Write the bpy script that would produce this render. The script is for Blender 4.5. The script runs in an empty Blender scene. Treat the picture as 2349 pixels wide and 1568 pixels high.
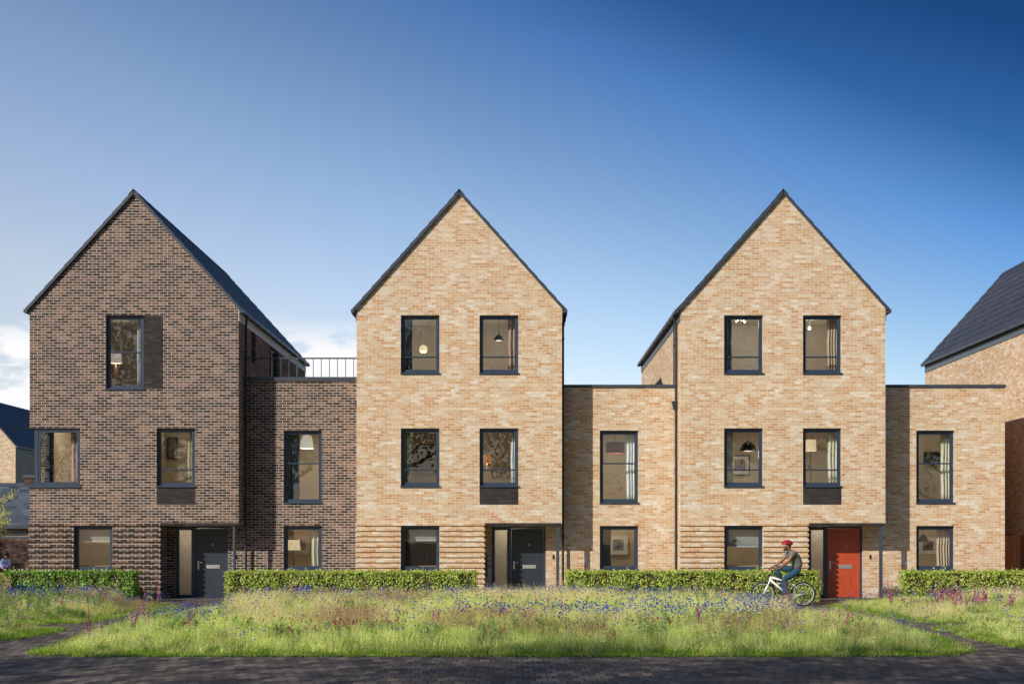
import bpy, math, random
from mathutils import Vector, Matrix
R = math.radians
rnd = random.Random(7)
sc = bpy.context.scene
COL = sc.collection

# ------------------------------------------------------------ camera, sky, sun
F, VX, VY, HC = 3350.0, 1188.0, 1229.0, 1.8      # focal length and vanishing point in a 2349 px wide frame, eye height
D1, D2 = 41.7, 42.55
cam = bpy.data.objects.new('camera', bpy.data.cameras.new('camera'))
COL.objects.link(cam)
cam.location = (0, 0, HC)
cam.rotation_euler = (R(90), 0, 0)
cam.data.sensor_width = 36
cam.data.lens = 36 * F / 2349
cam.data.shift_x = -(VX - 1174.5) / 2349
cam.data.shift_y = (VY - 784) / 2349
cam.data.clip_end = 6000
sc.camera = cam
TX, TY = 1.09, 0.82                                 # light travels (TX, 1, -TY)
SUN_EL = math.atan2(TY, math.hypot(1, TX))
sun_d = bpy.data.lights.new('sun', 'SUN')
sun_d.energy = 4.7; sun_d.angle = R(0.5); sun_d.color = (1.0, 0.93, 0.82)
sun = bpy.data.objects.new('sun', sun_d); COL.objects.link(sun)
sun.rotation_euler = Vector((TX, 1, -TY)).to_track_quat('-Z', 'Y').to_euler()
world = bpy.data.worlds.new('World'); sc.world = world; world.use_nodes = True
wn, wl = world.node_tree.nodes, world.node_tree.links
wn.clear()
wo = wn.new('ShaderNodeOutputWorld'); bg = wn.new('ShaderNodeBackground')
sky = wn.new('ShaderNodeTexSky'); sky.sky_type = 'NISHITA'; sky.sun_disc = False
sky.sun_elevation = SUN_EL
sky.sun_rotation = math.atan2(-TX, -1)              # azimuth measured from +Y towards +X
sky.altitude = 0; sky.air_density = 1.0; sky.dust_density = 0.6; sky.ozone_density = 3.0
bg.inputs['Strength'].default_value = 0.12
tc = wn.new('ShaderNodeTexCoord')
sep = wn.new('ShaderNodeSeparateXYZ'); wl.new(tc.outputs['Generated'], sep.inputs[0])
def wmath(op, a, b=None):
    n = wn.new('ShaderNodeMath'); n.operation = op
    for i, v in enumerate((a, b)):
        if v is None: continue
        if isinstance(v, (int, float)): n.inputs[i].default_value = v
        else: wl.new(v, n.inputs[i])
    return n.outputs[0]
# a pale veil of thin cloud to the west (left) and a deeper blue to the east
ws = wn.new('ShaderNodeMapRange'); ws.inputs[1].default_value = -0.2; ws.inputs[2].default_value = 1.8
wl.new(wmath('ADD', sep.outputs[0], wmath('MULTIPLY', sep.outputs[2], 2.2)), ws.inputs[0])
tr_ = wn.new('ShaderNodeValToRGB'); wl.new(ws.outputs[0], tr_.inputs[0]); tr_.color_ramp.interpolation = 'LINEAR'
SKYT = [(-0.15, 1.65, 1.31, 1.22), (0.065, 1.95, 1.46, 1.25), (0.24, 1.66, 1.36, 1.28), (0.39, 1.32, 1.21, 1.2), (0.57, 0.84, 0.9, 1.0), (0.73, 0.42, 0.64, 0.92), (0.85, 0.15, 0.35, 0.6), (1.0, 0.06, 0.19, 0.38), (1.3, 0.13, 0.29, 0.50), (1.75, 0.75, 0.85, 0.95)]
while len(tr_.color_ramp.elements) < len(SKYT): tr_.color_ramp.elements.new(0.5)
for i_, (s__, *c__) in enumerate(SKYT):
    tr_.color_ramp.elements[i_].position = (s__+0.2)/2.0; tr_.color_ramp.elements[i_].color = (c__[0]/2, c__[1]/2, c__[2]/2, 1)
tint = wn.new('ShaderNodeVectorMath'); tint.operation = 'SCALE'; tint.inputs[3].default_value = 2.0
wl.new(tr_.outputs[0], tint.inputs[0])
mulc = wn.new('ShaderNodeMix'); mulc.data_type = 'RGBA'; mulc.blend_type = 'MULTIPLY'; mulc.inputs[0].default_value = 1
wl.new(sky.outputs[0], mulc.inputs[6]); wl.new(tint.outputs[0], mulc.inputs[7])
# low cumulus
mp = wn.new('ShaderNodeMapping'); mp.inputs['Scale'].default_value = (7, 7, 17); mp.inputs['Location'].default_value = (2.46, 1.3, 0.05)
wl.new(tc.outputs['Generated'], mp.inputs[0])
cn = wn.new('ShaderNodeTexNoise'); cn.inputs['Scale'].default_value = 1.6; cn.inputs['Detail'].default_value = 6; cn.inputs['Roughness'].default_value = 0.52
wl.new(mp.outputs[0], cn.inputs[0])
band = wn.new('ShaderNodeMapRange'); band.interpolation_type = 'SMOOTHSTEP'
band.inputs[1].default_value = 0.15; band.inputs[2].default_value = 0.12
wl.new(sep.outputs[2], band.inputs[0])
west = wn.new('ShaderNodeMapRange'); west.interpolation_type = 'SMOOTHSTEP'
west.inputs[1].default_value = -0.03; west.inputs[2].default_value = -0.11
wl.new(sep.outputs[0], west.inputs[0])
cm = wn.new('ShaderNodeMapRange'); cm.interpolation_type = 'SMOOTHSTEP'; cm.inputs[1].default_value = 0.465; cm.inputs[2].default_value = 0.535
wl.new(cn.outputs[0], cm.inputs[0])
cf = wmath('MULTIPLY', wmath('MULTIPLY', cm.outputs[0], band.outputs[0]), west.outputs[0])
cl = wn.new('ShaderNodeMix'); cl.data_type = 'RGBA'; cl.inputs[7].default_value = (8.3, 8.25, 8.4, 1)
wl.new(cf, cl.inputs[0]); wl.new(mulc.outputs[2], cl.inputs[6])
wl.new(cl.outputs[2], bg.inputs[0]); wl.new(bg.outputs[0], wo.inputs[0])
sc.view_settings.view_transform = 'Standard'; sc.view_settings.look = 'None'
sc.view_settings.exposure = 0.0; sc.view_settings.gamma = 1
sc.cycles.use_denoising = True
sc.cycles.max_bounces = 8; sc.cycles.transparent_max_bounces = 16
sc.cycles.sample_clamp_indirect = 6

def P(x, y, D): return Vector(((x - VX) * D / F, D, HC + (VY - y) * D / F))
def XS(x, D): return (x - VX) * D / F
def ZS(y, D): return HC + (VY - y) * D / F
def G(x, y):                                        # a pixel on the ground
    D = F * HC / (y - VY); return ((x - VX) * D / F, D)

# ------------------------------------------------------------ helpers
class MB:
    def __init__(s): s.v = []; s.f = []; s.m = []
    def quad(s, a, b, c, d, m=0):
        i = len(s.v); s.v += [tuple(a), tuple(b), tuple(c), tuple(d)]; s.f.append((i, i+1, i+2, i+3)); s.m.append(m)
    def tri(s, a, b, c, m=0):
        i = len(s.v); s.v += [tuple(a), tuple(b), tuple(c)]; s.f.append((i, i+1, i+2)); s.m.append(m)
    def box(s, x0, x1, y0, y1, z0, z1, m=0):
        i = len(s.v)
        s.v += [(x0,y0,z0),(x1,y0,z0),(x1,y1,z0),(x0,y1,z0),(x0,y0,z1),(x1,y0,z1),(x1,y1,z1),(x0,y1,z1)]
        for q in ((0,3,2,1),(4,5,6,7),(0,1,5,4),(1,2,6,5),(2,3,7,6),(3,0,4,7)):
            s.f.append(tuple(i+k for k in q)); s.m.append(m)
    def prism(s, pts, y0, y1, m=0):                 # polygon in x,z (counter-clockwise from the front) from y0 back to y1
        n = len(pts); i = len(s.v)
        s.v += [(p[0], y0, p[1]) for p in pts] + [(p[0], y1, p[1]) for p in pts]
        s.f.append(tuple(range(i, i+n))); s.f.append(tuple(range(i+2*n-1, i+n-1, -1))); s.m += [m, m]
        for k in range(n):
            j = (k+1) % n; s.f.append((i+k, i+n+k, i+n+j, i+j)); s.m.append(m)
    def tube(s, pts, r, n=8, m=0, caps=True):
        pts = [Vector(p) for p in pts]
        rs = r if isinstance(r, (list, tuple)) else [r]*len(pts)
        i0 = len(s.v); prev = None
        for k, p in enumerate(pts):
            t = (pts[min(k+1, len(pts)-1)] - pts[max(k-1, 0)])
            if t.length < 1e-9: t = Vector((0, 0, 1))
            t.normalize()
            if prev is None:
                a = Vector((0, 0, 1)) if abs(t.z) < 0.9 else Vector((1, 0, 0))
                u = t.cross(a).normalized()
            else:
                u = (prev - t * prev.dot(t)).normalized()
            prev = u; w = t.cross(u)
            for q in range(n):
                an = 2*math.pi*q/n
                s.v.append(tuple(p + (u*math.cos(an) + w*math.sin(an))*rs[k]))
        for k in range(len(pts)-1):
            for q in range(n):
                a = i0+k*n+q; b = i0+k*n+(q+1) % n
                s.f.append((a, b, b+n, a+n)); s.m.append(m)
        if caps:
            s.f.append(tuple(range(i0+n-1, i0-1, -1))); s.m.append(m)
            e = i0+(len(pts)-1)*n; s.f.append(tuple(range(e, e+n))); s.m.append(m)
    def lathe(s, cx, cy, prof, n=20, m=0):          # prof: (r, z)
        i0 = len(s.v)
        for r_, z in prof:
            for q in range(n):
                an = 2*math.pi*q/n; s.v.append((cx+r_*math.cos(an), cy+r_*math.sin(an), z))
        for k in range(len(prof)-1):
            for q in range(n):
                a = i0+k*n+q; b = i0+k*n+(q+1) % n
                s.f.append((a, b, b+n, a+n)); s.m.append(m)
    def ell(s, c, r, n=12, k=8, m=0, fn=None):
        i0 = len(s.v)
        for a in range(k+1):
            th = math.pi*a/k
            for q in range(n):
                ph = 2*math.pi*q/n
                d = Vector((math.sin(th)*math.cos(ph), math.sin(th)*math.sin(ph), math.cos(th)))
                p = Vector((c[0]+d.x*r[0], c[1]+d.y*r[1], c[2]+d.z*r[2]))
                if fn: p = fn(p, d)
                s.v.append(tuple(p))
        for a in range(k):
            for q in range(n):
                A = i0+a*n+q; B = i0+a*n+(q+1) % n
                s.f.append((A, A+n, B+n, B)); s.m.append(m)
    def build(s, name, mats, parent=None, smooth=False, loc=None):
        me = bpy.data.meshes.new(name)
        o_ = Vector(loc) if loc is not None else None
        vs = [tuple(Vector(v)-o_) for v in s.v] if o_ is not None else s.v
        me.from_pydata(vs, [], s.f)
        if not isinstance(mats, (list, tuple)): mats = [mats]
        for m_ in mats: me.materials.append(m_)
        me.polygons.foreach_set('material_index', s.m)
        if smooth: me.polygons.foreach_set('use_smooth', [True]*len(s.f))
        me.update()
        o = bpy.data.objects.new(name, me); COL.objects.link(o)
        if o_ is not None: o.location = o_
        if parent is not None: o.parent = parent
        return o
def tag(o, label=None, cat=None, group=None, kind=None):
    if label: o['label'] = label
    if cat: o['category'] = cat
    if group: o['group'] = group
    if kind: o['kind'] = kind
    return o
def empty(name, loc, label=None, cat=None, group=None):
    o = bpy.data.objects.new(name, None); COL.objects.link(o); o.location = loc
    o.empty_display_size = 0.2
    return tag(o, label, cat, group)
def copy_tree(o, parent=None):
    c = o.copy(); COL.objects.link(c)
    if parent: c.parent = parent
    for ch in [x for x in bpy.data.objects if x.parent == o]: copy_tree(ch, c)
    return c

# ------------------------------------------------------------ materials
def newmat(name):
    m = bpy.data.materials.new(name); m.use_nodes = True
    n, l = m.node_tree.nodes, m.node_tree.links
    return m, n, l, n['Principled BSDF']
def N(n, l, typ, **kw):
    nd = n.new(typ)
    for k, v in kw.items():
        if k.startswith('_'): setattr(nd, k[1:], v)
    return nd
def setin(l, nd, key, v):
    if hasattr(v, 'is_output'): l.new(v, nd.inputs[key])
    else: nd.inputs[key].default_value = v
def M_(n, l, op, a, b=0.0, c=None):
    nd = n.new('ShaderNodeMath'); nd.operation = op
    setin(l, nd, 0, a); setin(l, nd, 1, b)
    if c is not None: setin(l, nd, 2, c)
    return nd.outputs[0]
def mixc(n, l, f, a, b, mode='MIX'):
    nd = n.new('ShaderNodeMix'); nd.data_type = 'RGBA'; nd.blend_type = mode
    setin(l, nd, 0, f); setin(l, nd, 6, a); setin(l, nd, 7, b)
    return nd.outputs[2]
def ramp(n, l, f, stops, interp='LINEAR'):
    nd = n.new('ShaderNodeValToRGB'); nd.color_ramp.interpolation = interp
    e = nd.color_ramp.elements
    e[0].position = stops[0][0]; e[0].color = (*stops[0][1], 1)
    e[1].position = stops[-1][0]; e[1].color = (*stops[-1][1], 1)
    for p, c in stops[1:-1]:
        x = e.new(p); x.color = (*c, 1)
    setin(l, nd, 0, f); return nd.outputs[0]
def noise(n, l, vec, scale, detail=4, rough=0.55, out=0):
    nd = n.new('ShaderNodeTexNoise'); nd.inputs['Scale'].default_value = scale
    nd.inputs['Detail'].default_value = detail; nd.inputs['Roughness'].default_value = rough
    if vec is not None: l.new(vec, nd.inputs['Vector'])
    return nd.outputs[out]
def plain(name, col, rough=0.5, metal=0.0, var=0.12, nscale=6, spec=0.5, bump=0.0):
    m, n, l, b = newmat(name)
    tcn = n.new('ShaderNodeTexCoord')
    f = noise(n, l, tcn.outputs['Object'], nscale)
    c = ramp(n, l, f, [(0.3, tuple(x*(1-var) for x in col)), (0.7, tuple(min(1, x*(1+var)) for x in col))])
    l.new(c, b.inputs['Base Color'])
    b.inputs['Metallic'].default_value = metal
    b.inputs['Specular IOR Level'].default_value = spec
    l.new(M_(n, l, 'MULTIPLY_ADD', f, 0.25, rough-0.12), b.inputs['Roughness'])
    if bump:
        bp = n.new('ShaderNodeBump'); bp.inputs['Strength'].default_value = bump; bp.inputs['Distance'].default_value = 0.01
        l.new(noise(n, l, tcn.outputs['Object'], nscale*8), bp.inputs['Height']); l.new(bp.outputs[0], b.inputs['Normal'])
    return m
def brick(name, stops, mortar, streak, mort=0.011, zoff=0.0, bw=0.225, bh=0.075, bumpk=1.0, amp=0.62):
    m, n, l, b = newmat(name)
    tcn = n.new('ShaderNodeTexCoord'); geo = n.new('ShaderNodeNewGeometry')
    sp = n.new('ShaderNodeSeparateXYZ'); l.new(tcn.outputs['Object'], sp.inputs[0])
    sn = n.new('ShaderNodeSeparateXYZ'); l.new(geo.outputs['True Normal'], sn.inputs[0])
    side = M_(n, l, 'GREATER_THAN', M_(n, l, 'ABSOLUTE', sn.outputs[0]), 0.7)
    mx = n.new('ShaderNodeMix'); mx.data_type = 'FLOAT'; l.new(side, mx.inputs[0])
    l.new(sp.outputs[0], mx.inputs[2]); l.new(M_(n, l, 'ADD', sp.outputs[1], 0.1125), mx.inputs[3])
    flat = M_(n, l, 'GREATER_THAN', M_(n, l, 'ABSOLUTE', sn.outputs[2]), 0.7)
    mz = n.new('ShaderNodeMix'); mz.data_type = 'FLOAT'; l.new(flat, mz.inputs[0])
    l.new(M_(n, l, 'ADD', sp.outputs[2], 30.0+zoff), mz.inputs[2]); l.new(M_(n, l, 'ADD', sp.outputs[1], 30.04), mz.inputs[3])
    cb = n.new('ShaderNodeCombineXYZ'); l.new(M_(n, l, 'ADD', mx.outputs[0], 45.0), cb.inputs[0]); l.new(mz.outputs[0], cb.inputs[1])
    # slight wobble of the hand-made edges
    wob = noise(n, l, tcn.outputs['Object'], 14, 2, 0.5, 1)
    vs = n.new('ShaderNodeVectorMath'); vs.operation = 'MULTIPLY_ADD'; l.new(wob, vs.inputs[0])
    vs.inputs[1].default_value = (0.006, 0.006, 0); l.new(cb.outputs[0], vs.inputs[2])
    br = n.new('ShaderNodeTexBrick'); l.new(vs.outputs[0], br.inputs['Vector'])
    br.inputs['Scale'].default_value = 1; br.inputs['Brick Width'].default_value = bw; br.inputs['Row Height'].default_value = bh
    br.inputs['Mortar Size'].default_value = mort/2; br.inputs['Mortar Smooth'].default_value = 0.25
    br.inputs['Color1'].default_value = (0, 0, 0, 1); br.inputs['Color2'].default_value = (1, 1, 1, 1); br.inputs['Bias'].default_value = 0
    br.inputs['Mortar'].default_value = (0.5, 0.5, 0.5, 1)
    # smears inside each brick
    mp_ = n.new('ShaderNodeMapping'); mp_.inputs['Scale'].default_value = (7, 7, 15); l.new(tcn.outputs['Object'], mp_.inputs[0])
    st = noise(n, l, mp_.outputs[0], 1.0, 3, 0.6)
    mp2 = n.new('ShaderNodeMapping'); mp2.inputs['Scale'].default_value = (1.6, 1.6, 3.2); l.new(tcn.outputs['Object'], mp2.inputs[0])
    clump = noise(n, l, mp2.outputs[0], 1.0, 4, 0.6)
    v = M_(n, l, 'ADD', M_(n, l, 'MULTIPLY_ADD', br.outputs['Color'], amp, 0.5-amp*0.5), M_(n, l, 'MULTIPLY', M_(n, l, 'SUBTRACT', st, 0.5), streak))
    v = M_(n, l, 'ADD', v, M_(n, l, 'MULTIPLY', M_(n, l, 'SUBTRACT', clump, 0.5), 0.85))
    c = ramp(n, l, v, stops)
    fine = noise(n, l, tcn.outputs['Object'], 90, 3, 0.7)
    c = mixc(n, l, 0.55, c, ramp(n, l, fine, [(0.3, (0.55, 0.52, 0.5)), (0.7, (1.25, 1.25, 1.25))]), 'MULTIPLY')
    big = noise(n, l, tcn.outputs['Object'], 0.45, 3, 0.5)
    c = mixc(n, l, 0.5, c, ramp(n, l, big, [(0.3, (0.86, 0.84, 0.82)), (0.7, (1.12, 1.12, 1.12))]), 'MULTIPLY')
    mo = mixc(n, l, fine, tuple(x*0.85 for x in mortar)+(1,), tuple(min(1, x*1.1) for x in mortar)+(1,))
    c = mixc(n, l, br.outputs['Fac'], c, mo)
    # splash staining near the ground
    low = n.new('ShaderNodeMapRange'); low.inputs[1].default_value = 0.0; low.inputs[2].default_value = 0.55
    l.new(M_(n, l, 'ADD', sp.outputs[2], M_(n, l, 'MULTIPLY', big, 0.3)), low.inputs[0])
    c = mixc(n, l, M_(n, l, 'MULTIPLY', M_(n, l, 'SUBTRACT', 1.0, low.outputs[0]), 0.35), c, (0.16, 0.12, 0.09, 1))
    l.new(c, b.inputs['Base Color']); b.inputs['Roughness'].default_value = 0.92; b.inputs['Specular IOR Level'].default_value = 0.25
    bp = n.new('ShaderNodeBump'); bp.inputs['Strength'].default_value = 0.9; bp.inputs['Distance'].default_value = 0.02*bumpk
    h = M_(n, l, 'SUBTRACT', M_(n, l, 'MULTIPLY', fine, 0.6), br.outputs['Fac'])
    l.new(h, bp.inputs['Height']); l.new(bp.outputs[0], b.inputs['Normal'])
    return m
BUFF = brick('buff_brick', [(0.0, (0.53, 0.27, 0.115)), (0.2, (0.62, 0.365, 0.18)), (0.4, (0.66, 0.45, 0.25)), (0.6, (0.69, 0.525, 0.345)), (0.8, (0.76, 0.645, 0.495)), (1.0, (0.85, 0.80, 0.72))],
             (0.80, 0.70, 0.58), 0.95, mort=0.015, amp=0.66)
DARK = brick('dark_brick', [(0.0, (0.040, 0.030, 0.027)), (0.28, (0.068, 0.048, 0.040)), (0.46, (0.105, 0.070, 0.056)), (0.64, (0.160, 0.104, 0.080)), (0.84, (0.225, 0.145, 0.108)), (1.0, (0.29, 0.19, 0.14))],
             (0.72, 0.63, 0.54), 0.8, mort=0.013, amp=0.85)
BLACKB = brick('black_brick', [(0.0, (0.028, 0.024, 0.024)), (0.6, (0.05, 0.042, 0.042)), (1.0, (0.085, 0.07, 0.065))], (0.055, 0.05, 0.05), 0.5)
GARDENB = brick('garden_wall_brick', [(0.0, (0.012, 0.009, 0.01)), (0.35, (0.06, 0.032, 0.027)), (0.7, (0.11, 0.055, 0.043)), (1.0, (0.19, 0.12, 0.10))], (0.14, 0.115, 0.10), 0.9)
FRAME = plain('anthracite_frame', (0.027, 0.046, 0.080), 0.42, var=0.06)
TRIM = plain('dark_grey_trim', (0.045, 0.055, 0.07), 0.45, var=0.1)
PIPE = plain('downpipe_plastic', (0.016, 0.02, 0.03), 0.4, var=0.1)
FASCIA = plain('pale_fascia', (0.5, 0.54, 0.58), 0.5)
FASCIAD = plain('grey_fascia', (0.10, 0.13, 0.16), 0.5)
SOFFIT = plain('timber_soffit', (0.35, 0.19, 0.10), 0.7)
STEEL = plain('brushed_steel', (0.55, 0.56, 0.57), 0.35, metal=0.8, var=0.05)
WHITE = plain('white_paint', (0.78, 0.78, 0.76), 0.5, var=0.04)
WALLIN = plain('plaster_beige', (0.70, 0.60, 0.46), 0.9, var=0.07, nscale=1.5)
WALLGR = plain('plaster_grey', (0.62, 0.57, 0.51), 0.9, var=0.07, nscale=1.5)
CEIL = plain('ceiling_white', (0.78, 0.74, 0.68), 0.9, var=0.03)
FLOORIN = plain('oak_floor', (0.30, 0.19, 0.10), 0.5, var=0.2)
BLACKM = plain('black_metal', (0.012, 0.012, 0.014), 0.3)
def tilem(name, c0, c1, bw, bh):
    m, n, l, b = newmat(name)
    tcn = n.new('ShaderNodeTexCoord')
    sp = n.new('ShaderNodeSeparateXYZ'); l.new(tcn.outputs['Object'], sp.inputs[0])
    k = n.new('ShaderNodeTexBrick'); cb = n.new('ShaderNodeCombineXYZ')
    l.new(M_(n, l, 'ADD', sp.outputs[1], 20.0), cb.inputs[0]); l.new(M_(n, l, 'ADD', M_(n, l, 'MULTIPLY', sp.outputs[2], 1.0), 20.0), cb.inputs[1])
    l.new(cb.outputs[0], k.inputs['Vector']); k.inputs['Scale'].default_value = 1
    k.inputs['Brick Width'].default_value = bw; k.inputs['Row Height'].default_value = bh; k.inputs['Mortar Size'].default_value = 0.004
    k.inputs['Color1'].default_value = (*c0, 1); k.inputs['Color2'].default_value = (*c1, 1); k.inputs['Mortar'].default_value = (0.01, 0.01, 0.014, 1)
    f = noise(n, l, tcn.outputs['Object'], 3)
    c = mixc(n, l, 0.6, k.outputs['Color'], ramp(n, l, f, [(0.3, (0.7, 0.7, 0.7)), (0.7, (1.3, 1.3, 1.3))]), 'MULTIPLY')
    l.new(c, b.inputs['Base Color']); b.inputs['Roughness'].default_value = 0.5
    bp = n.new('ShaderNodeBump'); bp.inputs['Distance'].default_value = 0.01; bp.inputs['Strength'].default_value = 0.6
    l.new(M_(n, l, 'SUBTRACT', M_(n, l, 'MULTIPLY', f, 0.3), k.outputs['Fac']), bp.inputs['Height']); l.new(bp.outputs[0], b.inputs['Normal'])
    return m
ROOF = tilem('roof_tile', (0.012, 0.026, 0.052), (0.022, 0.038, 0.070), 0.33, 0.33)
def glassm(name, refl=1.0, tint=(0.92, 0.95, 0.95), rough=0.0, frost=0.0):
    m, n, l, b = newmat(name); n.remove(b)
    out = n['Material Output']
    tr = n.new('ShaderNodeBsdfTransparent'); tr.inputs[0].default_value = (*tint, 1)
    gl = n.new('ShaderNodeBsdfGlossy'); gl.inputs['Roughness'].default_value = rough
    fr = n.new('ShaderNodeLayerWeight'); fr.inputs[0].default_value = 0.5
    f5 = M_(n, l, 'POWER', fr.outputs['Facing'], 4.0)
    tcn = n.new('ShaderNodeTexCoord')
    bp = n.new('ShaderNodeBump'); bp.inputs['Strength'].default_value = 0.12 if not frost else 0.8; bp.inputs['Distance'].default_value = 0.004
    l.new(noise(n, l, tcn.outputs['Object'], 2.2 if not frost else 40, 2), bp.inputs['Height']); l.new(bp.outputs[0], gl.inputs['Normal'])
    fac = M_(n, l, 'MULTIPLY_ADD', f5, 0.9*refl, 0.045*refl)
    mx = n.new('ShaderNodeMixShader'); l.new(fac, mx.inputs[0]); l.new(tr.outputs[0], mx.inputs[1]); l.new(gl.outputs[0], mx.inputs[2])
    last = mx.outputs[0]
    if frost:
        df = n.new('ShaderNodeBsdfTranslucent'); df.inputs[0].default_value = (0.8, 0.78, 0.72, 1)
        d2 = n.new('ShaderNodeBsdfDiffuse')
        sp = n.new('ShaderNodeSeparateXYZ'); l.new(tcn.outputs['Object'], sp.inputs[0])
        l.new(ramp(n, l, noise(n, l, tcn.outputs['Object'], 5, 6, 0.7), [(0.3, (0.62, 0.44, 0.22)), (0.7, (0.85, 0.70, 0.48))]), d2.inputs[0])
        m3 = n.new('ShaderNodeMixShader'); m3.inputs[0].default_value = 0.45; l.new(d2.outputs[0], m3.inputs[1]); l.new(df.outputs[0], m3.inputs[2])
        m2 = n.new('ShaderNodeMixShader'); m2.inputs[0].default_value = frost; l.new(last, m2.inputs[1]); l.new(m3.outputs[0], m2.inputs[2]); last = m2.outputs[0]
    l.new(last, out.inputs[0]); return m
GLASS = glassm('window_glass', 1.0)
FROST = glassm('frosted_glass', 1.6, rough=0.12, frost=0.62)
def cloth(name, col, stripe=0):
    m, n, l, b = newmat(name)
    tcn = n.new('ShaderNodeTexCoord'); f = noise(n, l, tcn.outputs['Object'], 25, 5)
    l.new(ramp(n, l, f, [(0.25, tuple(x*0.82 for x in col)), (0.75, tuple(min(1, x*1.1) for x in col))]), b.inputs['Base Color'])
    b.inputs['Roughness'].default_value = 0.95; b.inputs['Specular IOR Level'].default_value = 0.1
    bp = n.new('ShaderNodeBump'); bp.inputs['Distance'].default_value = 0.006; bp.inputs['Strength'].default_value = 0.5
    l.new(noise(n, l, tcn.outputs['Object'], 9, 4), bp.inputs['Height']); l.new(bp.outputs[0], b.inputs['Normal'])
    return m
def lampm(name, col, e):
    m, n, l, b = newmat(name)
    b.inputs['Base Color'].default_value = (*col, 1); b.inputs['Emission Color'].default_value = (*col, 1)
    b.inputs['Emission Strength'].default_value = e; b.inputs['Roughness'].default_value = 0.8
    return m
def leafm(name, cols, trans=0.35, pos=(0.1, 0.5, 0.9), island=True, rough=0.6, spec=0.3):
    m, n, l, b = newmat(name)
    if island:
        g = n.new('ShaderNodeNewGeometry'); f = g.outputs['Random Per Island']
    else:
        g = n.new('ShaderNodeNewGeometry'); oi = n.new('ShaderNodeObjectInfo')
        f = M_(n, l, 'ADD', M_(n, l, 'MULTIPLY', g.outputs['Random Per Island'], 0.55), M_(n, l, 'MULTIPLY', oi.outputs['Random'], 0.45))
    c = ramp(n, l, f, list(zip(pos, cols)))
    l.new(c, b.inputs['Base Color']); b.inputs['Roughness'].default_value = rough; b.inputs['Specular IOR Level'].default_value = spec
    tr = n.new('ShaderNodeBsdfTranslucent'); l.new(mixc(n, l, 1.0, c, (1.5, 1.5, 0.8, 1), 'MULTIPLY'), tr.inputs[0])
    mx = n.new('ShaderNodeMixShader'); mx.inputs[0].default_value = trans
    l.new(b.outputs[0], mx.inputs[1]); l.new(tr.outputs[0], mx.inputs[2]); l.new(mx.outputs[0], n['Material Output'].inputs[0])
    return m

# ------------------------------------------------------------ ground
def paving(name):
    m, n, l, b = newmat(name)
    tcn = n.new('ShaderNodeTexCoord')
    mp_ = n.new('ShaderNodeMapping'); mp_.inputs['Location'].default_value = (60, 10, 0); l.new(tcn.outputs['Object'], mp_.inputs[0])
    br = n.new('ShaderNodeTexBrick'); l.new(mp_.outputs[0], br.inputs['Vector']); br.inputs['Scale'].default_value = 1
    br.inputs['Brick Width'].default_value = 0.155; br.inputs['Row Height'].default_value = 0.36; br.inputs['Mortar Size'].default_value = 0.007
    br.inputs['Mortar Smooth'].default_value = 0.2
    br.inputs['Color1'].default_value = (0, 0, 0, 1); br.inputs['Color2'].default_value = (1, 1, 1, 1); br.inputs['Mortar'].default_value = (0.3, 0.3, 0.3, 1)
    c = ramp(n, l, br.outputs['Color'], [(0, (0.062, 0.053, 0.045)), (0.5, (0.125, 0.105, 0.087)), (1, (0.22, 0.182, 0.146))])
    f = noise(n, l, tcn.outputs['Object'], 30, 4)
    g = noise(n, l, tcn.outputs['Object'], 0.5, 4)
    c = mixc(n, l, 0.7, c, ramp(n, l, f, [(0.3, (0.75, 0.75, 0.75)), (0.7, (1.25, 1.25, 1.25))]), 'MULTIPLY')
    c = mixc(n, l, 0.7, c, ramp(n, l, g, [(0.3, (0.8, 0.8, 0.8)), (0.7, (1.3, 1.22, 1.12))]), 'MULTIPLY')
    c = mixc(n, l, br.outputs['Fac'], c, (0.014, 0.013, 0.012, 1))
    l.new(c, b.inputs['Base Color']); b.inputs['Roughness'].default_value = 0.8; b.inputs['Specular IOR Level'].default_value = 0.3
    bp = n.new('ShaderNodeBump'); bp.inputs['Distance'].default_value = 0.01; bp.inputs['Strength'].default_value = 0.7
    l.new(M_(n, l, 'SUBTRACT', M_(n, l, 'MULTIPLY', f, 0.4), br.outputs['Fac']), bp.inputs['Height']); l.new(bp.outputs[0], b.inputs['Normal'])
    return m
PAVE = paving('block_paving')
SOIL = plain('soil', (0.07, 0.085, 0.03), 0.95, var=0.4, nscale=3)
MULCH = plain('bark_mulch', (0.10, 0.045, 0.025), 0.95, var=0.5, nscale=25, bump=0.8)
gm = MB(); gm.quad((-1500, -300, 0), (1500, -300, 0), (1500, 3000, 0), (-1500, 3000, 0))
EARTH = plain('far_ground', (0.09, 0.10, 0.05), 0.95, var=0.3, nscale=0.1)
tag(gm.build('ground', EARTH), kind='structure')
pm = MB(); pm.quad((-60, -30, 0.004), (60, -30, 0.004), (60, 62, 0.004), (-60, 62, 0.004))
tag(pm.build('paving', PAVE), kind='structure')

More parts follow.
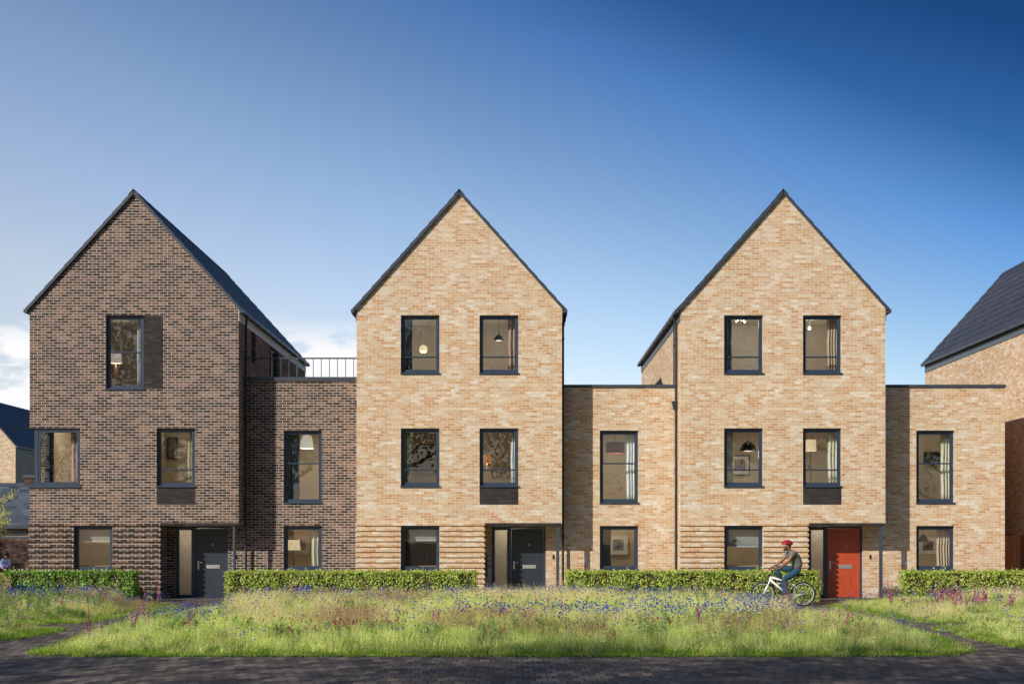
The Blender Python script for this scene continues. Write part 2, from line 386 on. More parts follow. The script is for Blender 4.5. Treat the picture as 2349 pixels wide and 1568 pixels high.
def poly_px(pts): return [G(*p) for p in pts]
def smooth_poly(pts, it=2):
    for _ in range(it):
        out = []
        for i in range(len(pts)):
            a, b_ = pts[i], pts[(i+1) % len(pts)]
            out += [(a[0]*.75+b_[0]*.25, a[1]*.75+b_[1]*.25), (a[0]*.25+b_[0]*.75, a[1]*.25+b_[1]*.75)]
        pts = out
    return pts
def inside(p, poly):
    x, y = p; c = False; j = len(poly)-1
    for i in range(len(poly)):
        xi, yi = poly[i]; xj, yj = poly[j]
        if (yi > y) != (yj > y) and x < (xj-xi)*(y-yi)/(yj-yi)+xi: c = not c
        j = i
    return c
def edge_dist(p, poly):
    best = 1e9; x, y = p
    for i in range(len(poly)):
        ax, ay = poly[i]; bx, by = poly[(i+1) % len(poly)]
        dx, dy = bx-ax, by-ay; L = dx*dx+dy*dy
        t = 0 if L == 0 else max(0, min(1, ((x-ax)*dx+(y-ay)*dy)/L))
        best = min(best, math.hypot(ax+t*dx-x, ay+t*dy-y))
    return best
ISLAND = smooth_poly(poly_px([(66, 1503), (300, 1506), (900, 1505), (1500, 1506), (2000, 1505), (2236, 1503), (2205, 1480), (2150, 1464), (2095, 1446), (2010, 1427), (1925, 1411), (1860, 1406), (1810, 1400), (1760, 1392),
                              (1690, 1386), (1500, 1381), (1290, 1379), (1100, 1381), (900, 1381), (640, 1382), (520, 1386), (450, 1400), (330, 1418), (245, 1442), (150, 1474), (80, 1495)]), 1)
LEFT_B = smooth_poly(poly_px([(-160, 1378), (-100, 1432), (90, 1431), (190, 1429), (300, 1412), (380, 1399), (425, 1390), (345, 1384), (300, 1378), (60, 1378)]), 1)
LEFT_F = smooth_poly(poly_px([(-160, 1437), (-160, 1476), (0, 1471), (75, 1459), (130, 1449), (160, 1443), (90, 1440)]), 1)
RIGHT_B = smooth_poly(poly_px([(2480, 1380), (2480, 1431), (2320, 1431), (2200, 1430), (2130, 1430), (2060, 1421), (1990, 1408), (1920, 1397), (1885, 1390), (1960, 1384), (2050, 1379)]), 1)
RIGHT_F = smooth_poly(poly_px([(2480, 1436), (2480, 1500), (2349, 1486), (2285, 1477), (2225, 1462), (2170, 1448), (2135, 1439), (2240, 1436)]), 1)
PATCHES = [ISLAND, LEFT_B, LEFT_F, RIGHT_B, RIGHT_F]
for k, pl in enumerate(PATCHES):
    b_ = MB(); i = len(b_.v); b_.v += [(p[0], p[1], 0.012) for p in pl]; b_.f.append(tuple(range(len(pl)))); b_.m.append(0)
    tag(b_.build('soil', SOIL), kind='structure')

# ------------------------------------------------------------ houses
def wall_y(mb, y, x0, x1, z0, z1, holes, m=0, flip=False, top=None):
    """upright wall sheet facing -y with rectangular holes (hx0, hx1, hz0, hz1)"""
    xs = sorted({x0, x1, *[h[0] for h in holes], *[h[1] for h in holes]}); xs = [x for x in xs if x0 <= x <= x1]
    zs = sorted({z0, z1, *[h[2] for h in holes], *[h[3] for h in holes]}); zs = [z for z in zs if z0 <= z <= z1]
    for a, b_ in zip(xs, xs[1:]):
        for c, d in zip(zs, zs[1:]):
            cx, cz = (a+b_)/2, (c+d)/2
            if any(h[0] < cx < h[1] and h[2] < cz < h[3] for h in holes): continue
            q = [(a, y, c), (b_, y, c), (b_, y, d), (a, y, d)]
            mb.quad(*(q[::-1] if flip else q), m)
def wall_x(mb, x, y0, y1, z0, z1, holes, m=0, facing=1):
    ys = sorted({y0, y1, *[h[0] for h in holes], *[h[1] for h in holes]})
    zs = sorted({z0, z1, *[h[2] for h in holes], *[h[3] for h in holes]})
    for a, b_ in zip(ys, ys[1:]):
        for c, d in zip(zs, zs[1:]):
            cy, cz = (a+b_)/2, (c+d)/2
            if any(h[0] < cy < h[1] and h[2] < cz < h[3] for h in holes): continue
            q = [(x, a, c), (x, b_, c), (x, b_, d), (x, a, d)]
            mb.quad(*(q if facing > 0 else q[::-1]), m)
def reveal(mb, y, h, dep, m=0, sides='lrtb'):
    a, b_, c, d = h
    if 'l' in sides: mb.quad((a, y, c), (a, y, d), (a, y+dep, d), (a, y+dep, c), m)
    if 'r' in sides: mb.quad((b_, y, c), (b_, y+dep, c), (b_, y+dep, d), (b_, y, d), m)
    if 't' in sides: mb.quad((a, y, d), (b_, y, d), (b_, y+dep, d), (a, y+dep, d), m)
    if 'b' in sides: mb.quad((a, y, c), (a, y+dep, c), (b_, y+dep, c), (b_, y, c), m)

def window(parent, y, h, transom=None, rev=0.095, sill=True, left_mull=None):
    """window > sash, pane, sill in an opening h of the wall plane y"""
    a, b_, c, d = h; y0 = y+rev
    e = bpy.data.objects.new('window', None); COL.objects.link(e); e.parent = parent; e.location = (0, 0, 0)
    f = MB(); t = 0.055
    def ring(x0, x1, z0, z1, w, ya, yb, bot=None):
        bw_ = bot if bot else w
        f.box(x0, x0+w, ya, yb, z0, z1); f.box(x1-w, x1, ya, yb, z0, z1)
        f.box(x0+w, x1-w, ya+0.001, yb-0.001, z1-w, z1); f.box(x0+w, x1-w, ya+0.001, yb-0.001, z0, z0+bw_)
    ring(a+0.004, b_-0.004, c+0.004, d-0.004, t, y0, y0+0.07)
    zt = c+transom*(d-c) if transom else None
    def sash(z0, z1):
        ring(a+t+0.006, b_-t-0.006, z0, z1, 0.04, y0+0.014, y0+0.06, bot=0.05)
        f.box(a+t+0.046, b_-t-0.046, y0+0.028, y0+0.05, z1-0.052, z1-0.04)
    sash(c+t+0.003, d-t-0.003)
    if zt:
        f.box(a+t+0.04, b_-t-0.04, y0+0.006, y0+0.058, zt-0.02, zt+0.02)
        f.box(a+t+0.04, b_-t-0.04, y0-0.002, y0+0.006, zt-0.008, zt+0.014)
    f.build('window_frame', FRAME, e)
    g = MB(); g.box(a+t+0.03, b_-t-0.03, y0+0.034, y0+0.04, c+t+0.03, d-t-0.03); g.build('pane', GLASS, e)
    if sill:
        s_ = MB()
        s_.prism([(a-0.012, c-0.03), (b_+0.012, c-0.03), (b_+0.012, c+0.012), (a-0.012, c+0.012)], y-0.045, y+rev+0.004)
        s_.build('sill', FRAME, e)
    return e
def room(parent, x0, x1, y0, y1, z0, z1, hole, wallm=None, blackfront=False):
    b_ = MB()
    hs_ = hole if isinstance(hole, list) else [hole]
    wall_y(b_, y0, x0, x1, z0, z1, [(max(q[0], x0+0.01), min(q[1], x1-0.01), q[2], q[3]) for q in hs_], 0, flip=True)
    b_.quad((x0, y1, z0), (x1, y1, z0), (x1, y1, z1), (x0, y1, z1), 0)
    b_.quad((x0, y0, z0), (x0, y1, z0), (x0, y1, z1), (x0, y0, z1), 0)
    b_.quad((x1, y1, z0), (x1, y0, z0), (x1, y0, z1), (x1, y1, z1), 0)
    b_.quad((x0, y0, z1), (x0, y1, z1), (x1, y1, z1), (x1, y0, z1), 1)
    b_.quad((x0, y0, z0), (x1, y0, z0), (x1, y1, z0), (x0, y1, z0), 2)
    b_.box(x0+0.002, x1-0.002, y1-0.02, y1-0.003, z0+0.002, z0+0.12, 1)
    return b_.build('room', [wallm or WALLIN, CEIL, FLOORIN], parent)

EAVE, APEX, DEPTH = 8.31, 11.58, 13.15
def roof_parts(house, w, depth=DEPTH, eave=EAVE, apex=APEX, fascia=FASCIAD, soffit=SOFFIT, gl=True, gr=True, joints=False):
    half = w/2; rise = apex-eave; sl = math.hypot(half, rise); ux, uz = half/sl, rise/sl   # up-slope unit for the left side
    rf = MB(); nC = 11; oh = 0.09; v0, v1 = -0.07, depth+0.07
    L = sl+oh; step = L/nC
    for side in (0, 1):
        def T(s, h):                                # s along the slope from the eave edge, h height off the slope
            x = -oh*ux+s*ux - uz*h; z = eave-oh*uz+s*uz + ux*h + 0.02
            return (x, z) if side == 0 else (w-x, z)
        pts0 = [T(0, -0.01), T(L, -0.01), T(L, 0.026), T(0, 0.026)]
        # underlay slab
        q = pts0 if side == 0 else pts0[::-1]
        rf.prism(q, v0+0.03, v1-0.03)
        for k in range(nC):
            s0, s1 = k*step-0.02, min(L, (k+1)*step)+0.0
            a = [T(s0, 0.028), T(s1, 0.030), T(s1, 0.043), T(s0, 0.060)]
            rf.prism(a if side == 0 else a[::-1], v0, v1)
    roof = rf.build('roof', ROOF, house)
    rg = MB(); c = w/2; zt = apex+0.12
    for y in range(int((v1-v0)/0.45)+1):
        ya = v0-0.015+y*0.45; yb = min(ya+0.46, v1+0.01)
        k = 0.004*(y % 2)
        rg.prism([(c-0.15, zt-0.165-k), (c-0.13, zt-0.17-k), (c, zt-0.03-k), (c+0.13, zt-0.17-k), (c+0.15, zt-0.165-k), (c, zt-k)], ya, yb)
    rg.build('ridge_tile', TRIM, roof)
    for side in (0, 1):
        vg = MB()
        def T(s, h):
            x = -oh*ux+s*ux - uz*h; z = eave-oh*uz+s*uz + ux*h + 0.02
            return (x, z) if side == 0 else (w-x, z)
        a = [T(0.0, -0.035), T(L+0.0, -0.035), T(L, 0.034), T(0.0, 0.034)]
        vg.prism(a if side == 0 else a[::-1], v0-0.012, v0+0.02)
        vg.build('verge_trim', TRIM, roof)
    for side, on in ((0, gl), (1, gr)):
        if not on: continue
        X = (lambda x: -x) if side == 0 else (lambda x: w+x)
        g = MB()
        def bx(xa, xb, ya, yb, za, zb, m=0): 
            p, q = X(xa), X(xb); g.box(min(p, q), max(p, q), ya, yb, za, zb, m)
        ze = eave-0.08
        bx(0.05, 0.155, v0, v1, ze-0.06, ze-0.052); bx(0.147, 0.155, v0, v1, ze-0.052, ze+0.035); bx(0.05, 0.058, v0, v1, ze-0.052, ze+0.035)
        bx(0.05, 0.155, v0-0.006, v0, ze-0.062, ze+0.037); bx(0.05, 0.155, v1, v1+0.006, ze-0.062, ze+0.037)
        yb = 0.5
        while yb < depth:
            bx(0.003, 0.162, yb-0.012, yb+0.012, ze-0.075, ze-0.061); bx(0.156, 0.164, yb-0.012, yb+0.012, ze-0.07, ze+0.055); yb += 1.02
        g.build('gutter', TRIM, house)
        fa = MB(); p, q = X(0.003), X(0.02)
        fa.box(min(p, q), max(p, q), 0.002, depth, ze-0.30, ze+0.03); fa.build('fascia', fascia, house)
        so = MB(); p, q = X(0.021), X(0.049)
        so.box(min(p, q), max(p, q), 0.0, depth, ze-0.05, ze-0.02); so.build('soffit', soffit, house)
    return roof
def downpipe(parent, x, y, z1, z0=0.0, top=None, r=0.036, mat=None):
    b_ = MB(); pts = []
    if top: pts += [(top, y, z1+0.12), (top, y, z1)]
    pts += [(x, y, z1-(0.2 if top else 0)), (x, y, z0)]
    b_.tube(pts, r, 12)
    z = z1-0.6
    while z > z0+0.3: b_.tube([(x, y, z-0.03), (x, y, z+0.03)], r+0.009, 12); z -= 1.9
    return b_.build('downpipe', mat or PIPE, parent)
def ribs(mb, x0, x1, hole, proj=0.036, zt=2.175, left=True):
    z = 0.0
    while z < zt:
        za, zb = z+0.001, z+0.074
        segs = [(x0-(proj if left else 0), x1)]
        if hole and hole[2] < (za+zb)/2 < hole[3]: segs = [(x0-(proj if left else 0), hole[0]), (hole[1], x1)]
        for a, b_ in segs: mb.box(a, b_, -proj, 0.0005, za, zb)
        z += 0.15
def glow(parent, loc, watts, col=(1.0, 0.86, 0.68)):  # point light of a lamp, also used for the added fill lights
    ld = bpy.data.lights.new('lamp_or_fill_light', 'POINT'); ld.energy = watts; ld.color = col; ld.shadow_soft_size = 0.14
    o = bpy.data.objects.new('lamp_or_fill_light', ld); COL.objects.link(o); o.parent = parent; o.location = loc
def front_door(house, x0, x1, y, ztop, mat, label=None):
    """door set in the opening x0..x1 of the porch back wall"""
    W = x1-x0
    fr = bpy.data.objects.new('entrance_frame', None)
    f = MB(); ya, yb = y+0.06, y+0.16
    f.box(x0, x0+0.06, ya, yb, 0.02, ztop); f.box(x1-0.06, x1, ya, yb, 0.02, ztop)
    f.box(x0+0.06, x1-0.06, ya, yb, ztop-0.06, ztop)
    xm = x0+0.52; f.box(xm-0.035, xm+0.055, ya-0.004, yb+0.004, 0.02, ztop-0.06)
    f.box(x0+0.06, xm-0.035, ya+0.01, yb-0.01, 0.02, 0.09)
    f.box(x0+0.06, x0+0.095, ya+0.015, yb-0.02, 0.09, ztop-0.06); f.box(xm-0.07, xm-0.035, ya+0.015, yb-0.02, 0.09, ztop-0.06)
    f.box(x0+0.095, xm-0.07, ya+0.015, yb-0.02, ztop-0.105, ztop-0.06)
    f.box(x0-0.005, x1+0.005, y-0.02, yb, 0.005, 0.02)
    fo = f.build('entrance_frame', FRAME, house)
    g = MB(); g.box(x0+0.09, xm-0.065, ya+0.04, ya+0.05, 0.09, ztop-0.1); g.build('side_light', FROST, fo)
    d = MB(); dx0, dx1 = xm+0.058, x1-0.063
    d.box(dx0, dx1, ya+0.03, ya+0.085, 0.025, ztop-0.063)
    do = d.build('front_door', mat, house)
    if label: do['label'] = label
    h = MB(); hx = dx0+0.075; zz = 1.0; yy = ya+0.03
    h.box(hx-0.02, hx+0.02, yy-0.008, yy, zz-0.16, zz+0.08)
    h.tube([(hx, yy, zz+0.03), (hx, yy-0.055, zz+0.03), (hx+0.13, yy-0.055, zz+0.03)], 0.011, 8)
    h.tube([(hx, yy-0.014, zz-0.11), (hx, yy, zz-0.11)], 0.013, 10)
    h.build('handle', STEEL, do)
    lp = MB(); cx = (dx0+dx1)/2+0.06
    lp.box(cx-0.2, cx+0.2-0.01, yy-0.012, yy, 0.86, 0.965); lp.box(cx-0.18, cx+0.17, yy-0.017, yy-0.012, 0.88, 0.945); lp.build('letter_plate', STEEL, do)
    sp_ = MB(); sp_.tube([(cx-0.01, yy-0.01, 1.55), (cx-0.01, yy, 1.55)], 0.017, 12); sp_.build('spyhole', STEEL, do)
    hb = MB(); hb.quad((x0-0.1, y+1.2, 0.01), (x1+0.1, y+1.2, 0.01), (x1+0.1, y+1.2, 2.4), (x0-0.1, y+1.2, 2.4))
    hb.quad((x0-0.1, y+0.05, 0.015), (x1+0.1, y+0.05, 0.015), (x1+0.1, y+1.2, 0.015), (x0-0.1, y+1.2, 0.015))
    hb.quad((x0-0.1, y+0.05, 0.01), (x0-0.1, y+1.2, 0.01), (x0-0.1, y+1.2, 2.4), (x0-0.1, y+0.05, 2.4))
    hb.quad((x1+0.1, y+0.05, 0.01), (x1+0.1, y+1.2, 0.01), (x1+0.1, y+1.2, 2.4), (x1+0.1, y+0.05, 2.4))
    hb_o = hb.build('hallway', [CEIL], house)
    glow(hb_o, ((x0+x1)/2-0.3, y+0.85, 2.1), 16)  # added light with no lamp of its own, brightens hall and frosted side light
    return do

DOORG = plain('grey_door_paint', (0.024, 0.032, 0.044), 0.45, var=0.06)
def wood_door(name, c):
    m, n, l, b = newmat(name)
    tcn = n.new('ShaderNodeTexCoord'); mp_ = n.new('ShaderNodeMapping'); mp_.inputs['Scale'].default_value = (9, 9, 1.0); l.new(tcn.outputs['Object'], mp_.inputs[0])
    f = noise(n, l, mp_.outputs[0], 3, 5, 0.65)
    l.new(ramp(n, l, f, [(0.3, tuple(x*0.72 for x in c)), (0.7, tuple(x*1.12 for x in c))]), b.inputs['Base Color'])
    b.inputs['Roughness'].default_value = 0.4; return m
DOORR = wood_door('red_door_paint', (0.50, 0.075, 0.028))
POSTM = plain('post_paint', (0.045, 0.062, 0.085), 0.4, var=0.05)

def gable_house(X0, w, wing_w, holes, ribhole, px, doorx, doormat, label, bm, cop, wing_holes, post='square', side_holes=(), fascia=FASCIAD,
                rooms=(), wrooms=(), panels=(), doorlabel=None, gl=True, left_pipe=False, corner_win=None):
    H = empty('terraced_house', (X0, D1, 0), label, 'house', 'brick terraced houses in a row')
    wl_ = MB()
    ch = list(holes)
    allh = ch + [(px, w+1, -1, 2.1)]
    if corner_win: allh = allh + [corner_win]
    wall_y(wl_, 0, 0, w, 0, EAVE, allh)
    for h in ch: reveal(wl_, 0, h, 0.3)
    if corner_win: reveal(wl_, 0, corner_win, 0.3, sides='rtb')
    i = len(wl_.v); wl_.v += [(0, 0, EAVE), (w, 0, EAVE), (w/2, 0, APEX)]; wl_.f.append((i, i+1, i+2)); wl_.m.append(0)
    i = len(wl_.v); wl_.v += [(0, DEPTH, EAVE), (w, DEPTH, EAVE), (w/2, DEPTH, APEX)]; wl_.f.append((i, i+2, i+1)); wl_.m.append(0)
    wall_y(wl_, DEPTH, 0, w, 0, EAVE, [], flip=True)
    lh = []
    if corner_win: lh = [(-1, 1.25, corner_win[2], corner_win[3])]
    wall_x(wl_, 0, 0, DEPTH, 0, EAVE, [(max(0.0, a), b_, c, d) for a, b_, c, d in lh], facing=-1)
    if corner_win:
        cz0, cz1 = corner_win[2], corner_win[3]
        wl_.quad((0, 0, cz1), (0, 1.25, cz1), (0.3, 1.25, cz1), (0.3, 0, cz1))
        wl_.quad((0, 0, cz0), (0.3, 0, cz0), (0.3, 1.25, cz0), (0, 1.25, cz0))
        wl_.quad((0, 1.25, cz0), (0.3, 1.25, cz0), (0.3, 1.25, cz1), (0, 1.25, cz1))
    wall_x(wl_, w, 0, DEPTH, 2.1, EAVE, list(side_holes), facing=1)
    wall_x(wl_, w, 0.85, DEPTH, 0, 2.1, [], facing=1)
    for (a, b_, c, d) in side_holes:
        wl_.quad((w, a, c), (w-0.25, a, c), (w-0.25, a, d), (w, a, d)); wl_.quad((w, b_, c), (w, b_, d), (w-0.25, b_, d), (w-0.25, b_, c))
        wl_.quad((w, a, d), (w-0.25, a, d), (w-0.25, b_, d), (w, b_, d)); wl_.quad((w, a, c), (w, b_, c), (w-0.25, b_, c), (w-0.25, a, c))
    # porch: side of the ground floor block, underside
    wl_.quad((px, 0, 0), (px, 0.85, 0), (px, 0.85, 2.1), (px, 0, 2.1))
    dz = 2.085
    wall_y(wl_, 0.85, px, w, 0, 2.1, [(doorx[0], doorx[1], -1, dz)])
    for s_ in (0, 1):
        x = doorx[s_]; q = [(x, 0.85, 0), (x, 1.05, 0), (x, 1.05, dz), (x, 0.85, dz)]
        wl_.quad(*(q if s_ == 0 else q[::-1]))
    ribs(wl_, 0, px, ribhole)
    z = 0.0
    while z < 2.1:                                   # ribs turning into the porch
        wl_.box(px, px+0.034, -0.036, 0.3, z+0.001, z+0.074); z += 0.15
    body = wl_.build('gable_wall', bm, H)
    us = MB(); us.quad((px+0.0, 0.11, 2.099), (w, 0.11, 2.099), (w, 0.85, 2.099), (px, 0.85, 2.099)); us.build('porch_soffit', SOFFIT, H)
    lt = MB(); lt.box(px-0.005, w-0.03, -0.03, 0.108, 2.098, 2.174); lt.build('lintel', BLACKB, H)
    # wing
    wb = MB()
    wall_y(wb, 0.85, w, w+wing_w, 0, cop[0], wing_holes)
    for h in wing_holes: reveal(wb, 0.85, h, 0.3)
    wd = 8.5
    wb.quad((w+wing_w, 0.85, 0), (w+wing_w, wd, 0), (w+wing_w, wd, cop[0]), (w+wing_w, 0.85, cop[0]))
    wb.quad((w, wd, 0), (w, wd, cop[0]), (w+wing_w, wd, cop[0]), (w+wing_w, wd, 0))
    wb.build('wing_wall', bm, H)
    rf = MB(); rf.box(w+0.01, w+wing_w-0.25, 1.1, wd-0.2, cop[0]-0.2, cop[0]-0.12); rf.build('flat_roof', TRIM, H)
    cp = MB(); ov = 0.025 if wing_w > 3.5 else 0.0
    cp.box(w+0.02, w+wing_w+ov-0.003, 0.82, 1.12, cop[0], cop[1])
    cp.box(w+wing_w-0.27, w+wing_w+ov-0.004, 1.12, wd+0.03, cop[0], cop[1]-0.001)
    cp.build('coping', TRIM, H)
    roof_parts(H, w, fascia=fascia, gl=True, gr=True)
    for k, h in enumerate(holes): window(H, 0, h, transom=WIN_T.get(round(h[2], 3), None))
    for h in wing_holes: window(H, 0.85, h, transom=0.545 if h[3] > 4 else None)
    for x0_, x1_, z0_, z1_, hl, mt in rooms: room(H, x0_, x1_, 0.31, 3.1, z0_, z1_, hl, mt)
    for x0_, x1_, z0_, z1_, hl, mt in wrooms: room(H, x0_, x1_, 1.16, 3.9, z0_, z1_, hl, mt)
    for a, b_, c, d in panels:
        p = MB(); p.box(a, b_, -0.006, 0.01, c, d); p.build('brick_panel', BLACKB, H)
    front_door(H, doorx[0], doorx[1], 0.85, dz, doormat, doorlabel)
    # post
    pb = MB(); xp = w-0.12
    if post == 'square': pb.box(xp-0.042, xp+0.042, 0.0, 0.084, 0.0, 2.098)
    else: pb.tube([(xp, 0.04, 0.0), (xp, 0.04, 2.098)], 0.045, 16)
    pb.build('porch_post', POSTM, H)
    bl = MB(); bl.box(doorx[1]+0.2, doorx[1]+0.24, 0.825, 0.849, 1.14, 1.26); bl.tube([(doorx[1]+0.22, 0.82, 1.17), (doorx[1]+0.22, 0.826, 1.17)], 0.01, 8); bl.build('doorbell', BLACKM, H)
    return H
WIN_T = {6.45: 0.285, 3.225: 0.285, 6.0: 0.5}
def LX(x, X0, D=D1): return XS(x, D)-X0
X1_, W1 = -13.94, 5.96
X2_, W2 = -4.605, 5.863
X3_, W3 = 4.643, 5.85
c1 = (LX(78, X1_), LX(184, X1_), 3.225, 4.875); c1 = (-1.0, c1[1], c1[2], c1[3])
h1 = [(LX(243, X1_), LX(330, X1_), 6.0, 8.1), (LX(359.5, X1_), LX(447.5, X1_), 3.225, 4.875), (LX(170, X1_), LX(258, X1_), 0.825, 2.1)]
wh1 = [(LX(651, X1_, D2), LX(738, X1_, D2), 2.775, 4.875), (LX(651, X1_, D2), LX(738, X1_, D2), 0.825, 2.1)]
house1 = gable_house(X1_, W1, X2_-X1_-W1, h1, h1[2], 3.722, (3.96, 5.50), DOORG, 'dark brown brick gabled house with roof terrace railing and tall top window', DARK, (6.31, 6.42), wh1,
    post='round', side_holes=[(2.05, 2.75, 7.0, 7.93), (5.28, 6.97, 6.4, 7.9)], fascia=FASCIA,
    rooms=[(0.3, W1-0.3, 5.6, 8.25, h1[0], WALLGR), (2.2, W1-0.3, 2.7, 5.15, h1[1], WALLIN), (0.3, 3.6, 0.05, 2.45, h1[2], WALLIN)],
    wrooms=[(W1+0.2, W1+3.2, 2.5, 5.15, wh1[0], WALLIN), (W1+0.2, W1+3.2, 0.05, 2.4, wh1[1], WALLIN)],
    panels=[(LX(330, X1_), LX(374, X1_), 6.0, 8.1), (LX(359.5, X1_), LX(447.5, X1_), 2.7, 3.195)], corner_win=c1)
h2 = [(LX(919.5, X2_), LX(1008, X2_), 6.45, 8.1), (LX(1100, X2_), LX(1189, X2_), 6.45, 8.1), (LX(919.5, X2_), LX(1008, X2_), 3.225, 4.875), (LX(1100, X2_), LX(1189, X2_), 3.225, 4.875), (LX(919.5, X2_), LX(1008, X2_), 0.825, 2.1)]
wh2 = [(LX(1376, X2_, D2), LX(1464, X2_, D2), 2.775, 4.875), (LX(1376, X2_, D2), LX(1464, X2_, D2), 0.825, 2.1)]
def std_rooms(h, w):
    return [(0.2, w-0.2, 5.5, 8.25, [h[0], h[1]], WALLGR), (0.2, w-0.2, 2.6, 5.2, [h[2], h[3]], WALLIN), (0.2, 3.5, 0.05, 2.45, h[4], WALLIN)]
house2 = gable_house(X2_, W2, X3_-X2_-W2, h2, h2[4], 3.634, (3.839, 5.415), DOORG, 'buff brick gabled house with a dark grey front door, middle one of the terrace', BUFF, (6.12, 6.21), wh2,
    rooms=std_rooms(h2, W2), wrooms=[(W2+0.2, W2+3.2, 2.5, 5.15, wh2[0], WALLIN), (W2+0.2, W2+3.2, 0.05, 2.4, wh2[1], WALLIN)],
    panels=[(h2[3][0], h2[3][1], 2.7, 3.195)])
h3 = [(LX(1661, X3_), LX(1750, X3_), 6.45, 8.1), (LX(1842, X3_), LX(1930, X3_), 6.45, 8.1), (LX(1661, X3_), LX(1750, X3_), 3.225, 4.875), (LX(1842, X3_), LX(1930, X3_), 3.225, 4.875), (LX(1661, X3_), LX(1750, X3_), 0.825, 2.1)]
wh3 = [(LX(2102, X3_, D2), LX(2189, X3_, D2), 2.775, 4.875), (LX(2102, X3_, D2), LX(2189, X3_, D2), 0.825, 2.1)]
house3 = gable_house(X3_, W3, XS(2305, D2)-X3_-W3, h3, h3[4], 3.627, (3.82, 5.40), DOORR, 'buff brick gabled house with a red front door', BUFF, (6.12, 6.21), wh3,
    rooms=std_rooms(h3, W3), wrooms=[(W3+0.2, W3+3.4, 2.5, 5.15, wh3[0], WALLIN), (W3+0.2, W3+3.4, 0.05, 2.4, wh3[1], WALLIN)],
    panels=[(h3[3][0], h3[3][1], 2.7, 3.195)], doorlabel='red painted front door')

# corner window of the first house
def corner_window(H):
    e = bpy.data.objects.new('corner_window', None); COL.objects.link(e); e.parent = H
    z0, z1 = 3.225, 4.875; a, b_ = 0.12, c1[1]; y0 = 0.06; L = 1.25
    f = MB()
    f.box(a, a+0.1, y0, y0+0.1, z0, z1)                       # corner post
    f.box(a+0.1, b_, y0+0.001, y0+0.07, z1-0.07, z1-0.004); f.box(a+0.1, b_, y0+0.001, y0+0.07, z0+0.004, z0+0.08)
    f.box(b_-0.06, b_-0.004, y0, y0+0.071, z0+0.08, z1-0.07)
    f.box(a+0.11, a+0.16, y0+0.012, y0+0.06, z0+0.08, z1-0.07); f.box(b_-0.105, b_-0.065, y0+0.012, y0+0.06, z0+0.08, z1-0.07)
    f.box(a+0.16, b_-0.105, y0+0.013, y0+0.06, z1-0.115, z1-0.07); f.box(a+0.16, b_-0.105, y0+0.013, y0+0.06, z0+0.08, z0+0.12)
    f.box(a, a+0.07, y0+0.1, L, z1-0.07, z1-0.004); f.box(a, a+0.07, y0+0.1, L, z0+0.004, z0+0.08)
    f.box(a+0.001, a+0.071, L-0.08, L-0.004, z0+0.08, z1-0.07); f.box(a+0.002, a+0.06, y0+0.1, L-0.08, z0+0.50, z0+0.55)
    f.build('window_frame', FRAME, e)
    g = MB(); g.box(a+0.15, b_-0.1, y0+0.034, y0+0.04, z0+0.1, z1-0.1); g.box(a+0.03, a+0.036, y0+0.11, L-0.07, z0+0.06, z1-0.06); g.build('pane', GLASS, e)
    s_ = MB(); s_.box(-0.05, b_+0.012, -0.045, 0.07, z0-0.045, z0+0.008); s_.box(-0.049, 0.13, 0.0705, L+0.01, z0-0.044, z0+0.007); s_.build('sill', FRAME, e)
    # room with its own left opening
    r = MB(); x0, x1, y1, za, zb = 0.3, 2.1, 3.2, 2.7, 5.15
    wall_y(r, 0.31, x0, x1, za, zb, [(x0-0.1, c1[1], z0, z1)], 0, flip=True)
    r.quad((x0, y1, za), (x1, y1, za), (x1, y1, zb), (x0, y1, zb)); r.quad((x1, y1, za), (x1, 0.31, za), (x1, 0.31, zb), (x1, y1, zb))
    wall_x(r, x0, 0.31, y1, za, zb, [(0.31, L, z0, z1)], 0, facing=1)
    r.quad((x0, 0.31, zb), (x0, y1, zb), (x1, y1, zb), (x1, 0.31, zb), 1); r.quad((x0, 0.31, za), (x1, 0.31, za), (x1, y1, za), (x0, y1, za), 2)
    r.build('room', [WALLIN, CEIL, FLOORIN], H)
corner_window(house1)
# openings in the side wall of the first house
for (a, b_, c, d), nm in (((2.05, 2.75, 7.0, 7.93), 'window'), ((5.28, 6.97, 6.4, 7.9), 'terrace_door')):
    f = MB(); x = W1-0.14
    f.box(x, x+0.06, a, a+0.06, c, d); f.box(x, x+0.06, b_-0.06, b_, c, d); f.box(x+0.001, x+0.059, a+0.06, b_-0.06, c, c+0.06); f.box(x+0.001, x+0.059, a+0.06, b_-0.06, d-0.06, d)
    if nm == 'terrace_door': f.box(x-0.002, x+0.062, (a+b_)/2-0.07, (a+b_)/2+0.07, c+0.06, d-0.06)
    o = f.build(nm, FRAME, house1)
    g = MB(); g.box(x+0.025, x+0.031, a+0.05, b_-0.05, c+0.05, d-0.05); g.build('pane', GLASS, o)
    k = MB(); k.box(x-0.5, x-0.49, a-0.2, b_+0.2, c-0.2, d+0.1); k.box(x-0.49, x-0.02, a-0.21, a-0.2, c-0.2, d+0.1); k.box(x-0.49, x-0.02, b_+0.2, b_+0.21, c-0.2, d+0.1); k.build('room', [WALLGR], house1)
# railing of the roof terrace
rl = MB(); xa, xb, yr = W1+0.0, W1+X2_-X1_-W1-0.003, 0.96
zt = ZS(821, D2+0.1)
rl.box(xa, xb, yr-0.02, yr+0.02, zt-0.025, zt+0.015)
rl.box(xa+0.03, xb, yr-0.016, yr+0.016, 6.425, 6.445)
x = xa+0.11; k = 0
while x < xb-0.03:
    t = 0.02 if k % 8 == 6 else 0.0095
    rl.box(x-t, x+t, yr-t, yr+t, 6.445, zt-0.025); x += 0.2365; k += 1
rl.build('railing', TRIM, house1)
